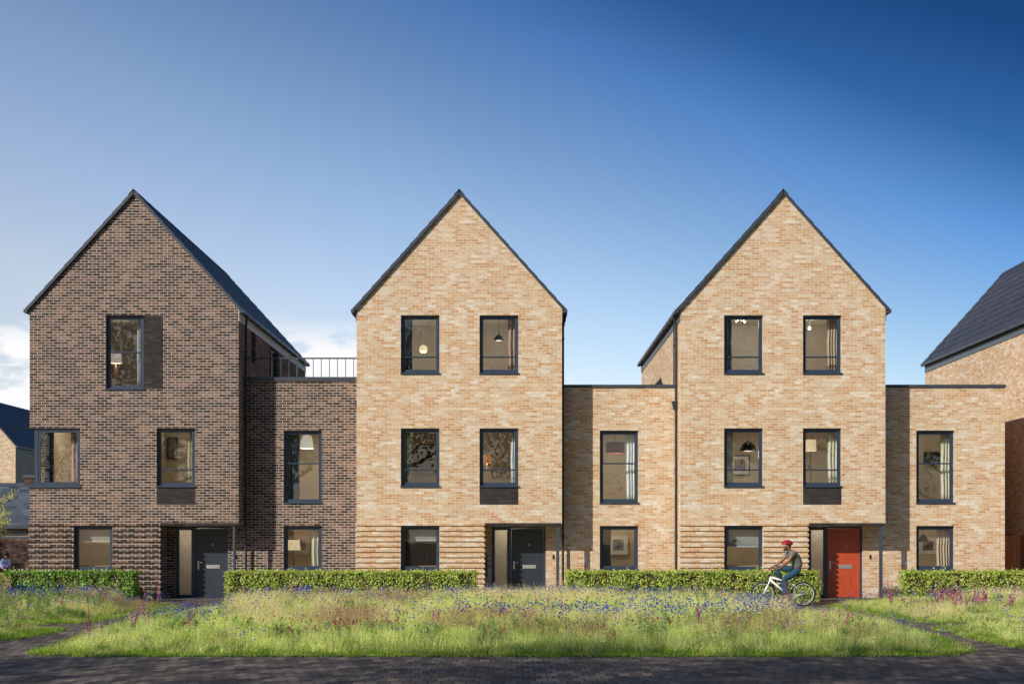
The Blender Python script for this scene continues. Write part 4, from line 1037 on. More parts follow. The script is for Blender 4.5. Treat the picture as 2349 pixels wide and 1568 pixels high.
# pale leaved tree at the left edge
PALE = leafm('pale_leaf', [(0.22, 0.26, 0.08), (0.50, 0.52, 0.22), (0.80, 0.78, 0.50)], 0.3)
def small_tree():
    rr = random.Random(12); D = 45.0
    e = empty('ornamental_tree', (XS(-52, D), D, 0), 'small tree with pale leaves at the left edge', 'tree')
    b_ = MB(); lf = MB()
    b_.tube([(0, 0, 0), (0.02, 0, 0.7), (-0.03, 0.03, 1.3), (0.0, 0, 2.0)], [0.06, 0.05, 0.04, 0.02], 8)
    for k in range(34):
        an = rr.uniform(0, 6.28) if k > 14 else rr.uniform(-0.7, 0.7); z0 = rr.uniform(1.45, 2.15); ln = rr.uniform(0.7, 1.25); up = rr.uniform(0.25, 1.1)
        pts = [Vector((0, 0, z0))]
        for j in range(1, 6):
            t = j/5; pts.append(Vector((math.cos(an)*ln*t, math.sin(an)*ln*t, z0+up*ln*t**0.8-0.12*t*t))+rv(rr)*0.04)
        b_.tube(pts, [0.016, 0.012, 0.009, 0.006, 0.004, 0.002], 5)
        for j in range(1, 6):
            for q in range(60):
                p = pts[j-1].lerp(pts[j], rr.random())+rv(rr)*0.095*rr.random()**0.5; s_ = rr.uniform(0.035, 0.065)
                leafquad(lf, p, rv(rr)+Vector((0, 0, 0.5)), rv(rr), s_, s_*0.6)
    b_.build('trunk', TWIG, e); lf.build('crown', PALE, e)
small_tree()

# tall trees across the street, behind the photographer: they shade the street and stand in the window reflections
CROWN = leafm('tree_leaf', [(0.025, 0.05, 0.012), (0.06, 0.10, 0.02), (0.13, 0.16, 0.04)], 0.25)
BARK = plain('bark', (0.07, 0.05, 0.035), 0.95, var=0.3, bump=0.6)
def big_tree_mesh(seed, H=17.0):
    rr = random.Random(seed); b_ = MB(); lf = MB()
    b_.tube([(0, 0, 0), (0.1, 0, H*0.2), (0, 0.1, H*0.5), (0.1, 0, H*0.85)], [0.38, 0.28, 0.2, 0.05], 10)
    for k in range(26):
        z0 = H*rr.uniform(0.2, 0.75); an = rr.uniform(0, 6.28); ln = H*rr.uniform(0.2, 0.36)*(1.15-0.55*z0/H); up = rr.uniform(0.3, 0.9)
        pts = [Vector((0, 0, z0))]
        for j in range(1, 6):
            t = j/5; pts.append(Vector((math.cos(an)*ln*t, math.sin(an)*ln*t, z0+up*ln*t))+rv(rr)*0.3)
        b_.tube(pts, [0.12, 0.09, 0.07, 0.045, 0.03, 0.012], 6)
        for j in range(2, 6):
            for c_ in range(4):
                c0 = pts[j]+rv(rr)*1.0
                for q in range(34):
                    p = c0+rv(rr)*0.85*rr.random()**0.5; s_ = rr.uniform(0.14, 0.26)
                    leafquad(lf, p, rv(rr), rv(rr), s_, s_*0.65)
    return b_, lf
e0 = None
TREES = [(-34, 13.5, 0.95), (-28, 8, 0.9), (-27, -1, 1.15), (-20.5, -2.3, 1.2), (-14, -3, 1.15), (-7, -4.5, 1.2), (2.5, -6, 1.2), (12.5, -5.5, 1.25), (21, -6, 1.25), (27, -5, 1.0), (-30, 38, 0.8), (-35, 50, 0.85), (-41, 28, 0.9)]
protos = []
for k in range(3):
    e = empty('street_tree', (0, 0, 0)); a, l_ = big_tree_mesh(40+k); a.build('trunk', BARK, e); l_.build('crown', CROWN, e); protos.append(e)
POS = ['furthest left', 'second from left', 'third from left', 'fourth from left', 'fifth from left', 'sixth from left', 'seventh from left', 'eighth from left', 'second from right', 'furthest right', 'beside the bench lane, nearest the bench', 'beside the bench lane, behind the garage corner', 'beside the bench lane, nearest the street']
for k, (x, y, s_) in enumerate(TREES):
    o = protos[k] if k < 3 else copy_tree(protos[k % 3])
    o.location = (x, y, 0); o.scale = (s_, s_, s_); o.rotation_euler = (0, 0, k*1.3)
    tag(o, ('tall leafy tree ' if k > 9 else 'tall street tree opposite the houses, ') + POS[k] + ('' if k > 9 else ' in its row'), 'tree', 'tall leafy trees')

# ------------------------------------------------------------ meadow
KIT = bpy.data.collections.new('meadow_kit')         # clump meshes used by the scatter, never linked to the scene
def kit(mb, name, mat):
    me = bpy.data.meshes.new(name); me.from_pydata(mb.v, [], mb.f)
    for m_ in (mat if isinstance(mat, (list, tuple)) else [mat]): me.materials.append(m_)
    me.polygons.foreach_set('material_index', mb.m)
    o = bpy.data.objects.new(name, me); KIT.objects.link(o); return o
def blade(mb, p, an, lean, h, w, m=0, seg=3):
    sd = Vector((-math.sin(an), math.cos(an), 0))*w; dr = Vector((math.cos(an), math.sin(an), 0))
    prev = p
    for k in range(seg):
        t = (k+1)/seg; q = p+dr*lean*h*t*t+Vector((0, 0, h*(t-0.25*lean*t*t)))
        w0, w1 = 1-k/seg, 1-(k+1)/seg
        if k == seg-1: mb.tri(prev-sd*w0, prev+sd*w0, q, m)
        else: mb.quad(prev-sd*w0, prev+sd*w0, q+sd*w1, q-sd*w1, m)
        prev = q
    return prev
FRESH = leafm('fresh_grass', [(0.09, 0.20, 0.012), (0.30, 0.46, 0.04), (0.56, 0.66, 0.14)], 0.42, island=False)
LUSH = leafm('lush_grass', [(0.05, 0.14, 0.014), (0.17, 0.33, 0.03), (0.34, 0.50, 0.09)], 0.4, island=False)
PALEG = leafm('pale_grass', [(0.26, 0.36, 0.08), (0.70, 0.78, 0.27), (0.93, 0.91, 0.54)], 0.45, island=False)
MIDG = leafm('meadow_green', [(0.15, 0.20, 0.05), (0.43, 0.48, 0.15), (0.72, 0.70, 0.34)], 0.42, island=False)
STRAW = leafm('straw_grass', [(0.38, 0.32, 0.15), (0.78, 0.69, 0.42), (0.95, 0.88, 0.64)], 0.42, island=False)
BROWN = leafm('brown_seed_grass', [(0.18, 0.11, 0.06), (0.44, 0.31, 0.18), (0.74, 0.58, 0.38)], 0.4, island=False)
GREYG = leafm('herb_leaf', [(0.05, 0.13, 0.03), (0.20, 0.34, 0.09), (0.46, 0.58, 0.22)], 0.4, island=False)
def tuft(name, mat, n, r, h0, h1, w, lean, seeds=None, seed=0, seedm=None):
    rr = random.Random(seed); mb = MB()
    for _ in range(n):
        an = rr.uniform(0, 6.28); q = r*math.sqrt(rr.random()); a2 = rr.uniform(0, 6.28)
        p = Vector((math.cos(a2)*q, math.sin(a2)*q, 0)); h = rr.uniform(h0, h1)
        tip = blade(mb, p, an, rr.uniform(0.1, lean), h, w)
        if seeds and rr.random() < seeds:
            for k in range(7):
                c = tip-Vector((0, 0, 0.02*k))+rv(rr)*0.014; leafquad(mb, c, rv(rr)+Vector((0, 0, 1)), rv(rr), 0.02, 0.009, 1 if seedm else 0)
    return kit(mb, name, [mat, seedm] if seedm else mat)
tuft('k00_short', FRESH, 58, 0.16, 0.05, 0.17, 0.0065, 0.9, seed=1)
tuft('k01_short_lush', LUSH, 58, 0.16, 0.06, 0.2, 0.0065, 0.9, seed=2)
tuft('k02_mid_fresh', MIDG, 50, 0.17, 0.14, 0.36, 0.0072, 0.8, seed=3)
tuft('k03_pale', PALEG, 54, 0.17, 0.16, 0.40, 0.0065, 0.7, 0.35, 4, PALEG)
tuft('k04_straw', STRAW, 42, 0.15, 0.2, 0.48, 0.0055, 0.6, 0.7, 5, STRAW)
tuft('k05_brown', BROWN, 44, 0.16, 0.2, 0.45, 0.005, 0.8, 0.9, 6, BROWN)
def herb(name, seed):
    rr = random.Random(seed); mb = MB()
    for _ in range(9):
        a2 = rr.uniform(0, 6.28); q = 0.13*rr.random(); p = Vector((math.cos(a2)*q, math.sin(a2)*q, 0)); h = rr.uniform(0.2, 0.4); ln = rr.uniform(-0.15, 0.15)
        tip = blade(mb, p, rr.uniform(0, 6.28), 0.15, h, 0.004)
        for k in range(13):
            t = rr.uniform(0.1, 0.9); c = p.lerp(tip, t); leafquad(mb, c, rv(rr)+Vector((0, 0, 0.4)), rv(rr), rr.uniform(0.04, 0.09), 0.012)
    return kit(mb, name, GREYG)
herb('k06_herb', 7); 
def flower_clump(name, petal, seed, n, h0, h1, spread, fr, stemm=GREYG, ball=False):
    rr = random.Random(seed); mb = MB()
    for _ in range(n):
        a2 = rr.uniform(0, 6.28); q = spread*math.sqrt(rr.random()); p = Vector((math.cos(a2)*q*0.6, math.sin(a2)*q*0.6, 0)); h = rr.uniform(h0, h1)
        tip = blade(mb, p, a2, 0.3, h, 0.0035, 0)
        for k in range(3): leafquad(mb, p.lerp(tip, rr.uniform(0.2, 0.8)), rv(rr), rv(rr), 0.06, 0.009, 0)
        if ball:
            mb.ell(tip, (fr*0.7, fr*0.7, fr), 6, 4, 1)
        else:
            for k in range(7):
                an = k*0.9+rr.random()*0.3; d = Vector((math.cos(an), math.sin(an), rr.uniform(0.2, 0.9))); leafquad(mb, tip, d, Vector((0, 0, 1)), fr, fr*0.75, 1)
            mb.ell(tip+Vector((0, 0, fr*0.25)), (fr*0.4,)*3, 6, 4, 1)
    return kit(mb, name, [stemm, petal])
def petalm(name, a, b_, c): return leafm(name, [a, b_, c], 0.25, island=False)
BLUE = petalm('cornflower_petal', (0.02, 0.03, 0.5), (0.04, 0.08, 0.75), (0.08, 0.3, 0.85))
MAG = petalm('magenta_petal', (0.45, 0.05, 0.40), (0.65, 0.15, 0.55), (0.8, 0.35, 0.65))
REDM = petalm('crimson_head', (0.10, 0.005, 0.01), (0.2, 0.01, 0.02), (0.35, 0.03, 0.06))
WHT = petalm('white_petal', (0.8, 0.8, 0.75), (0.85, 0.85, 0.8), (0.9, 0.85, 0.5))
flower_clump('k07_blue_a', BLUE, 11, 7, 0.24, 0.48, 0.28, 0.031)
flower_clump('k08_blue_b', BLUE, 12, 5, 0.30, 0.56, 0.25, 0.031)
flower_clump('k09_crimson', REDM, 13, 3, 0.28, 0.5, 0.22, 0.019, ball=True)
flower_clump('k10_white', WHT, 14, 3, 0.3, 0.5, 0.2, 0.028)
flower_clump('k11_magenta', MAG, 15, 4, 0.26, 0.48, 0.2, 0.026)
def scatter(name, pts, label, cat=None):
    """one object whose points carry clumps of the kit (geometry nodes)"""
    me = bpy.data.meshes.new(name); me.from_pydata([p[0] for p in pts], [], [])
    for nm, ty, k in (('rot', 'FLOAT_VECTOR', 1), ('scl', 'FLOAT_VECTOR', 2), ('idx', 'INT', 3)):
        at = me.attributes.new(nm, ty, 'POINT')
        if ty == 'INT': at.data.foreach_set('value', [p[k] for p in pts])
        else: at.data.foreach_set('vector', [c for p in pts for c in p[k]])
    o = bpy.data.objects.new(name, me); COL.objects.link(o)
    ng = bpy.data.node_groups.new(name, 'GeometryNodeTree')
    ng.interface.new_socket('Geometry', in_out='INPUT', socket_type='NodeSocketGeometry'); ng.interface.new_socket('Geometry', in_out='OUTPUT', socket_type='NodeSocketGeometry')
    nn, ll = ng.nodes, ng.links
    gi, go = nn.new('NodeGroupInput'), nn.new('NodeGroupOutput'); ip = nn.new('GeometryNodeInstanceOnPoints')
    ci = nn.new('GeometryNodeCollectionInfo'); ci.inputs['Collection'].default_value = KIT; ci.inputs['Separate Children'].default_value = True; ci.inputs['Reset Children'].default_value = True
    def attr(nm, ty):
        a = nn.new('GeometryNodeInputNamedAttribute'); a.data_type = ty; a.inputs['Name'].default_value = nm; return a.outputs['Attribute']
    ll.new(gi.outputs[0], ip.inputs['Points']); ll.new(ci.outputs[0], ip.inputs['Instance']); ip.inputs['Pick Instance'].default_value = True
    ll.new(attr('idx', 'INT'), ip.inputs['Instance Index']); ll.new(attr('rot', 'FLOAT_VECTOR'), ip.inputs['Rotation']); ll.new(attr('scl', 'FLOAT_VECTOR'), ip.inputs['Scale'])
    ll.new(ip.outputs[0], go.inputs[0])
    md = o.modifiers.new('scatter', 'NODES'); md.node_group = ng
    return tag(o, label, cat, kind='stuff')
def nz(x, y, s_, o=0): return mnoise.noise(Vector((x*s_+o, y*s_+o*1.7, o)))*0.5+0.5
grass, blue, other = [], [], []
BLUES = [(1500, 1442, 270, 20, 0.55), (1820, 1418, 170, 22, 0.65), (1300, 1388, 320, 9, 0.6), (600, 1392, 130, 9, 0.6), (330, 1440, 190, 20, 0.4), (80, 1385, 200, 14, 0.45), (2150, 1380, 130, 7, 0.55), (1150, 1446, 130, 18, 0.4), (1330, 1460, 120, 12, 0.4), (2120, 1462, 70, 14, 0.25), (740, 1396, 130, 10, 0.4)]
# drifts of one kind of plant (centre and size, kind, share): brown seed heads, straw, green herbs
DRIFTS = [(790, 1450, 110, 26, 5, 0.8), (560, 1425, 120, 22, 4, 0.5), (270, 1392, 130, 14, 5, 0.65), (900, 1400, 120, 10, 5, 0.4), (1810, 1430, 190, 16, 4, 0.35), (2000, 1428, 130, 12, 4, 0.75), (1960, 1440, 110, 12, 5, 0.4), (1200, 1450, 80, 14, 5, 0.35),
          (1700, 1470, 150, 12, 5, 0.25), (1050, 1420, 150, 14, 3, 0.8), (1500, 1425, 260, 22, 3, 0.75), (1250, 1400, 180, 8, 4, 0.5), (2150, 1415, 90, 9, 4, 0.45), (430, 1440, 120, 16, 6, 0.5), (170, 1400, 120, 14, 6, 0.4)]
rr = random.Random(99)
for pi, pl in enumerate(PATCHES):
    xs = [p[0] for p in pl]; ys = [p[1] for p in pl]
    xa, xb, ya, yb = max(min(xs), -17.5), min(max(xs), 15.5), min(ys), max(ys)
    st = 0.15
    nx, ny = int((xb-xa)/st)+1, int((yb-ya)/st)+1
    for i in range(nx):
        for j in range(ny):
            x = xa+(i+rr.random())*st; y = ya+(j+rr.random())*st
            if abs(x-0.1) > y*0.362+1.0: continue
            if not inside((x, y), pl): continue
            ed = edge_dist((x, y), pl)
            n1, n2, n3 = nz(x, y, 0.55, 3), nz(x, y, 1.1, 9), nz(x, y, 0.35, 21)
            rim = ed < 0.3+0.45*n2
            front = pi == 0 and y < 22.9+1.2*n1
            tall = min(1.0, 0.45+ed*0.35)
            if pi in (0,) and y < 26: tall *= 0.75+0.25*(y-21.8)/4.2
            u = rr.random()
            if rim: k = 0 if u < 0.72 else 1 if u < 0.92 else 2
            elif front: k = 1 if u < 0.3 else 2 if u < 0.65 else 3
            else:
                dark_side = max(0, min(1, (-x-1)/9))       # greener and browner towards the left
                if n1 > 0.64: k = 5 if u < 0.55 else 3
                elif n3 > 0.60: k = 4 if u < 0.42 else 3
                elif n2 < 0.36: k = 6 if u < 0.5 else 2
                else: k = 3 if u < 0.72-0.3*dark_side else 2 if u < 0.82 else 6
                if pi in (1, 2) and k == 3 and u < 0.4: k = 2
                if pi == 3 and x < 11.8 and ed < 1.6: k = 2 if u < 0.5 else 3
            if (pi == 0 and y > 28 and (x/y > 0.185 or x/y < -0.195)):
                tall = min(tall, 0.5 if y < 33 else 0.36); 
                if k in (4, 5) and u < 0.6: k = 2
            if pi == 1 and x/y > -0.275: tall *= 0.5
            if not rim:
                px_, py_ = VX+x/y*F, VY+F*HC/y
                for cx_, cy_, rx_, ry_, kk, pr in DRIFTS:
                    dd = ((px_-cx_)/rx_)**2+((py_-cy_)/ry_)**2
                    if dd < 1 and rr.random() < pr*(1.2-dd*0.8): k = kk
            hs = tall*rr.uniform(0.6, 1.32)*(0.7+0.65*nz(x, y, 1.7, 55))*(1.0 if k > 1 else 1.15)
            if pi == 3 and x < 11.6: hs *= 0.6
            if pi in (2, 4): hs *= 0.75
            grass.append(((x, y, 0.0), (rr.uniform(-.1, .1), rr.uniform(-.1, .1), rr.uniform(0, 6.28)), (1, 1, hs), k))
            # flowers
            d = nz(x, y, 0.8, 40); d2 = nz(x, y, 0.9, 77); d3 = nz(x, y, 1.3, 120)
            if ed > 0.35:
                pb_ = max(0, (d-0.47))*3.2*max(0, nz(x, y, 2.3, 200)-0.32)*(1.0 if y > 24.5 else 0.3)
                if y > 33: pb_ = pb_*1.2+0.03
                if pi in (3, 4) and x < 12: pb_ *= 0.4
                pxx, pyy = VX+x/y*F, VY+F*HC/y
                for cx_, cy_, rx_, ry_, pr in BLUES:
                    if ((pxx-cx_)/rx_)**2+((pyy-cy_)/ry_)**2 < 0.6+0.8*nz(x, y, 1.5, 300): pb_ = max(pb_, pr*(0.3+1.4*nz(x, y, 2.5, 330))*0.5)
                if x/y > 0.185 and pi == 0 and y > 27: pb_ *= 0.35
                if rr.random() < pb_*0.75: blue.append(((x, y, 0), (0, 0, rr.uniform(0, 6.28)), (1, 1, max(0.7, tall)*rr.uniform(0.8, 1.15)), rr.choice((7, 8))))
                if d2 > 0.6 and rr.random() < 0.16 and y > 23.5: other.append(((x, y, 0), (0, 0, rr.uniform(0, 6.28)), (1, 1, tall*rr.uniform(0.85, 1.1)), 9))
                if d3 > 0.54 and rr.random() < 0.17: other.append(((x, y, 0), (0, 0, rr.uniform(0, 6.28)), (1, 1, tall*rr.uniform(0.8, 1.1)), 11))
                if rr.random() < (0.03 if x < -3 and y > 27 else 0.018): other.append(((x, y, 0), (0, 0, rr.uniform(0, 6.28)), (1, 1, tall), 10))
scatter('meadow_grass', grass, 'long meadow grass with pale straw and brown seed heads', 'grass')
scatter('cornflowers', blue, 'blue cornflowers through the meadow', 'flowers')
scatter('small_wildflowers', other, 'small crimson, white and magenta wildflowers in the meadow', 'flowers')

# tall pink flower spikes, each a plant of its own
SPIKEM = leafm('pink_spike_petal', [(0.42, 0.04, 0.34), (0.62, 0.10, 0.42), (0.80, 0.28, 0.52)], 0.3)
STEMM = leafm('flower_stem', [(0.03, 0.06, 0.02), (0.06, 0.11, 0.03), (0.1, 0.16, 0.05)], 0.2)
def spike(seed):
    rr = random.Random(seed); e = empty('flower_spike', (0, 0, 0)); s_ = MB(); f = MB()
    for q in range(3 if seed % 2 else 2):
        bx, by = rr.uniform(-.07, .07), rr.uniform(-.05, .05); h = rr.uniform(0.55, 0.75) if q == 0 else rr.uniform(0.35, 0.6)
        top = Vector((bx*1.8+rr.uniform(-.04, .04), by*1.5, h)); base = Vector((bx*0.3, by*0.3, 0))
        s_.tube([base, base.lerp(top, 0.5)+rv(rr)*0.01, top], [0.006, 0.004, 0.002], 5)
        for k in range(26):
            leafquad(s_, base.lerp(top, rr.uniform(0.05, 0.8)), rv(rr)+Vector((0, 0, 0.4)), rv(rr), rr.uniform(0.04, 0.08), 0.013)
        for k in range(24):
            t = 0.42+0.58*(k/24); c = base.lerp(top, t)+Vector((rr.uniform(-1, 1), rr.uniform(-1, 1), 0))*0.036*(1.15-t)*1.6
            for j in range(4): leafquad(f, c, rv(rr), rv(rr), 0.026*(1.3-t*0.6), 0.02*(1.3-t*0.6))
    s_.build('stem', STEMM, e); f.build('petals', SPIKEM, e); return e
SPK = [(207, 1478), (318, 1440), (300, 1474), (365, 1392), (432, 1472), (336, 1460), (672, 1385), (690, 1386), (705, 1384), (845, 1388), (992, 1468), (1052, 1422), (1262, 1430), (1292, 1452), (1612, 1462), (1617, 1432),
       (1800, 1418), (1813, 1402), (1936, 1468), (1690, 1398), (1660, 1390), (2046, 1396), (2022, 1378), (2148, 1402), (2168, 1400), (2188, 1410), (2228, 1402), (2260, 1398), (2300, 1404), (2318, 1408), (2338, 1396), (2205, 1396), (2160, 1392), (2178, 1394), (2195, 1402), (2215, 1408), (2240, 1394), (2250, 1404), (2280, 1392), (2325, 1394)]
WORDS = ['tallest at the far left tip of the meadow', 'beside the path to the dark brick house', 'front left of the meadow', 'pale one by the paving before the dark porch', 'left part of the meadow near its front', 'between the crimson heads at left',
  'against the long hedge, left one', 'against the long hedge, middle one', 'against the long hedge, right one', 'by the hedge below the middle gable', 'solitary dark stemmed one in the meadow centre', 'in front of the middle house door',
  'right of the middle door post', 'centre right of the meadow', 'front right of centre', 'below the sunlit hedge middle', 'just under the bicycle pedal', 'under the rear bicycle wheel', 'front right beside the straw grass',
  'left of the front bicycle wheel', 'second left of the front bicycle wheel', 'beside the red house porch post', 'at the foot of the red door', 'left in the big pink drift at right', 'second in the big pink drift at right', 'third in the big pink drift at right',
  'middle of the big pink drift at right', 'below the tree-reflecting window at right', 'towards the right edge', 'second from the right edge', 'nearest the right edge', 'back of the big pink drift at right', 'in the pink drift below the last house, back row first', 'in the pink drift below the last house, back row second', 'in the pink drift below the last house, front row first', 'in the pink drift below the last house, front row second', 'in the pink drift below the last house, back row third', 'in the pink drift below the last house, front row third', 'in the pink drift below the last house, back row fourth', 'in the pink drift below the last house, back row last']
sp0 = [spike(k) for k in range(4)]
for k, (x, y) in enumerate(SPK):
    o = sp0[k] if k < 4 else copy_tree(sp0[k % 4])
    gx_, gy_ = G(x, y); o.location = (gx_, gy_, 0); s_ = rr.uniform(0.85, 1.1); o.scale = (s_, s_, s_); o.rotation_euler = (0, 0, rr.uniform(0, 6.28))
    tag(o, 'pink flower spike ' + WORDS[k], 'flower', 'tall pink flower spikes')
mm = MB(); mm.quad(*[(p[0], p[1], 0.014) for p in (G(1830, 1383), G(1925, 1382), G(1925, 1376), G(1830, 1376))]); 
tag(mm.build('bark_path_strip', MULCH), kind='structure')

# ------------------------------------------------------------ people
def skin_body(name, verts, edges, mats, matfn=None, sub=2, root=0, parent=None, deform=None):
    """verts: (co, radius or (rx, ry))"""
    me = bpy.data.meshes.new(name); me.from_pydata([v[0] for v in verts], edges, [])
    o = bpy.data.objects.new(name, me); COL.objects.link(o)
    md = o.modifiers.new('skin', 'SKIN'); md.use_smooth_shade = True
    lay = me.skin_vertices[0] if me.skin_vertices else None
    if lay is None:
        bpy.context.view_layer.objects.active = o
    lay = me.skin_vertices[0]
    for i, v in enumerate(verts):
        r = v[1] if isinstance(v[1], (tuple, list)) else (v[1], v[1]); lay.data[i].radius = r; lay.data[i].use_root = (i == root)
    ms = o.modifiers.new('sub', 'SUBSURF'); ms.levels = sub; ms.render_levels = sub
    dg = bpy.context.evaluated_depsgraph_get(); ev = o.evaluated_get(dg)
    m2 = bpy.data.meshes.new_from_object(ev)
    COL.objects.unlink(o); bpy.data.objects.remove(o)
    if not isinstance(mats, (list, tuple)): mats = [mats]
    m2.materials.clear()
    for m_ in mats: m2.materials.append(m_)
    if matfn:
        for p in m2.polygons: p.material_index = matfn(p.center)
    if deform:
        for v in m2.vertices: v.co = deform(v.co.copy())
    for p in m2.polygons: p.use_smooth = True
    r_ = bpy.data.objects.new(name, m2); COL.objects.link(r_)
    if parent: r_.parent = parent
    return r_
SKIN = plain('brown_skin', (0.24, 0.095, 0.045), 0.45, var=0.12, nscale=12)
SKIN2 = plain('light_skin', (0.42, 0.24, 0.16), 0.5, var=0.1, nscale=12)
HAIR = plain('black_hair', (0.012, 0.009, 0.008), 0.7, var=0.3, nscale=60)
JEANS = cloth('denim', (0.030, 0.075, 0.125)); SHIRTG = cloth('grey_jersey', (0.16, 0.16, 0.155)); SHIRTB = cloth('pale_blue_cotton', (0.38, 0.46, 0.68)); TROUS = cloth('dark_trousers', (0.012, 0.013, 0.02))
HELM = plain('red_helmet', (0.42, 0.008, 0.02), 0.3, var=0.1); HELMB = plain('helmet_dark', (0.03, 0.02, 0.022), 0.5)
DC = 37.5
def Q1(x, y, dy=0.0): return Vector((XS((3030+x/7.84)/1.7437, DC), dy, ZS((2130+y/7.84)/1.7437, DC)))       # crop of the rider's upper half
def Q2(x, y, dy=0.0): return Vector((XS((2980+x/7.577)/1.7437, DC), dy, ZS((2280+y/7.577)/1.7437, DC)))
O_ = Q2(1290, 1100); O_.z = 0
def q1(x, y, dy=0.0): v = Q1(x, y, dy); return (v.x-O_.x, v.y, v.z)
def q2(x, y, dy=0.0): v = Q2(x, y, dy); return (v.x-O_.x, v.y, v.z)
rider = empty('person', (O_.x, DC, 0), 'man in red helmet, grey polo shirt and blue jeans riding a white bicycle', 'person')
# body: one continuous surface
V, E = [], []
def add(v, r, to=None):
    V.append((v, r))
    if to is not None: E.append((to, len(V)-1))
    return len(V)-1
pel = add(q1(1265, 1190), (0.125, 0.13)); w = add(q1(1250, 1040), (0.105, 0.13), pel); ch = add(q1(1190, 820), (0.125, 0.155), w); sh = add(q1(1095, 640), (0.095, 0.13), ch)
nk = add(q1(1010, 560), 0.05, sh); nk2 = add(q1(960, 490), 0.052, nk); hd = add(q1(940, 420), (0.082, 0.072), nk2); hd2 = add(q1(935, 330), (0.088, 0.075), hd)
fc = add(q1(868, 440), (0.06, 0.052), hd); 
def arm(side, shd, elb, wri, hnd):
    a = add(shd, 0.058, sh); b_ = add(elb, 0.04, a); m1 = add(tuple((Vector(elb)*0.6+Vector(wri)*0.4)), 0.04, b_); c = add(wri, 0.024, m1); d = add(hnd, (0.03, 0.022), c)
arm(-1, q1(1075, 640, -0.17), q1(925, 900, -0.2), q1(600, 1115, -0.23), q1(530, 1125, -0.235))
arm(1, q1(1010, 640, 0.17), q1(800, 880, 0.2), q1(520, 1070, 0.23), q1(450, 1110, 0.235))
def leg(hip, kn, an, toe, heel):
    a = add(hip, 0.095, pel); k = add(kn, 0.06, a); cf = add(tuple(Vector(kn)*0.65+Vector(an)*0.35), 0.058, k); b_ = add(an, 0.036, cf); t = add(toe, (0.035, 0.03), b_)
leg(q1(1180, 1240, -0.09), q1(800, 1440, -0.12), q2(1215, 745, -0.12), q2(1175, 820, -0.12), None)
leg(q1(1150, 1150, 0.09), q1(610, 1075, 0.12), q1(740, 1480, 0.12), q1(640, 1530, 0.12), None)
def facefn(co):
    return co
body = skin_body('body', V, E, [SKIN], parent=rider)
# face: nose, lips, eye, ear, beard, hair
b_ = MB()
b_.ell(q1(808, 452), (0.016, 0.013, 0.022), 10, 8); b_.ell(q1(815, 482), (0.012, 0.018, 0.006), 10, 6); b_.ell(q1(817, 496), (0.012, 0.018, 0.007), 10, 6)
b_.ell(q1(962, 425, -0.072), (0.016, 0.008, 0.026), 10, 8); b_.ell(q1(962, 425, 0.072), (0.016, 0.008, 0.026), 10, 8)
b_.build('nose_and_ears', SKIN, rider, smooth=True)
b_ = MB()
b_.ell(q1(852, 545), (0.04, 0.045, 0.026), 12, 8); b_.ell(q1(900, 500, -0.028), (0.042, 0.03, 0.045), 12, 8); b_.ell(q1(900, 500, 0.028), (0.042, 0.03, 0.045), 12, 8)
b_.build('beard', HAIR, rider, smooth=True)
b_ = MB(); b_.ell(q1(975, 395), (0.07, 0.074, 0.07), 14, 10); b_.ell(q1(850, 408, -0.036), (0.017, 0.006, 0.004), 8, 6); b_.ell(q1(850, 408, 0.036), (0.017, 0.006, 0.004), 8, 6); b_.build('hair', HAIR, rider, smooth=True)
b_ = MB(); b_.ell(q1(846, 422, -0.034), (0.009, 0.008, 0.006), 8, 6); b_.ell(q1(846, 422, 0.034), (0.009, 0.008, 0.006), 8, 6); b_.build('eyes', HAIR, rider, smooth=True)
# helmet with vents
hb = MB(); hc = Vector(q1(935, 325))
def hel(p, d):
    x = (p.x-hc.x)
    p.z = hc.z+max(p.z-hc.z, -0.028-0.02*max(0, x/0.15)); 
    return p
hb.ell(hc, (0.148, 0.098, 0.092), 26, 16, fn=hel)
ho = hb.build('helmet', HELM, rider, smooth=True)
vb = MB()
for (x, y, a, l_) in ((850, 290, -0.5, 0.036), (905, 322, 0.15, 0.04), (955, 262, 0.1, 0.035), (1060, 345, 0.2, 0.03), (1010, 300, 0.3, 0.034)):
    for s_ in (-1, 1):
        p = Vector(q1(x, y)); k = Vector(((p.x-hc.x)/0.148, 0, (p.z-hc.z)/0.092)); yy = 0.098*math.sqrt(max(0.02, 1-k.x**2-k.z**2))
        p.y = s_*yy
        i0 = len(vb.v); vb.ell((0, 0, 0), (l_, 0.006, 0.012), 12, 6)
        for j in range(i0, len(vb.v)):
            v = Vector(vb.v[j]); v = Vector((v.x*math.cos(a)+v.z*math.sin(a), v.y, -v.x*math.sin(a)+v.z*math.cos(a))); 
            vb.v[j] = tuple(p+v)
vb.prism([(q1(745, 325)[0], q1(745, 322)[2]), (q1(860, 345)[0], q1(860, 362)[2]), (q1(880, 345)[0], q1(880, 330)[2]), (q1(800, 300)[0], q1(800, 305)[2])], -0.06, 0.06)
vb.build('helmet_vents', HELMB, ho)
b_ = MB(); b_.tube([q1(930, 385, -0.078), q1(900, 470, -0.06), q1(880, 560, 0), q1(900, 470, 0.06), q1(930, 385, 0.078)], 0.004, 6); b_.build('helmet_strap', HELMB, ho)
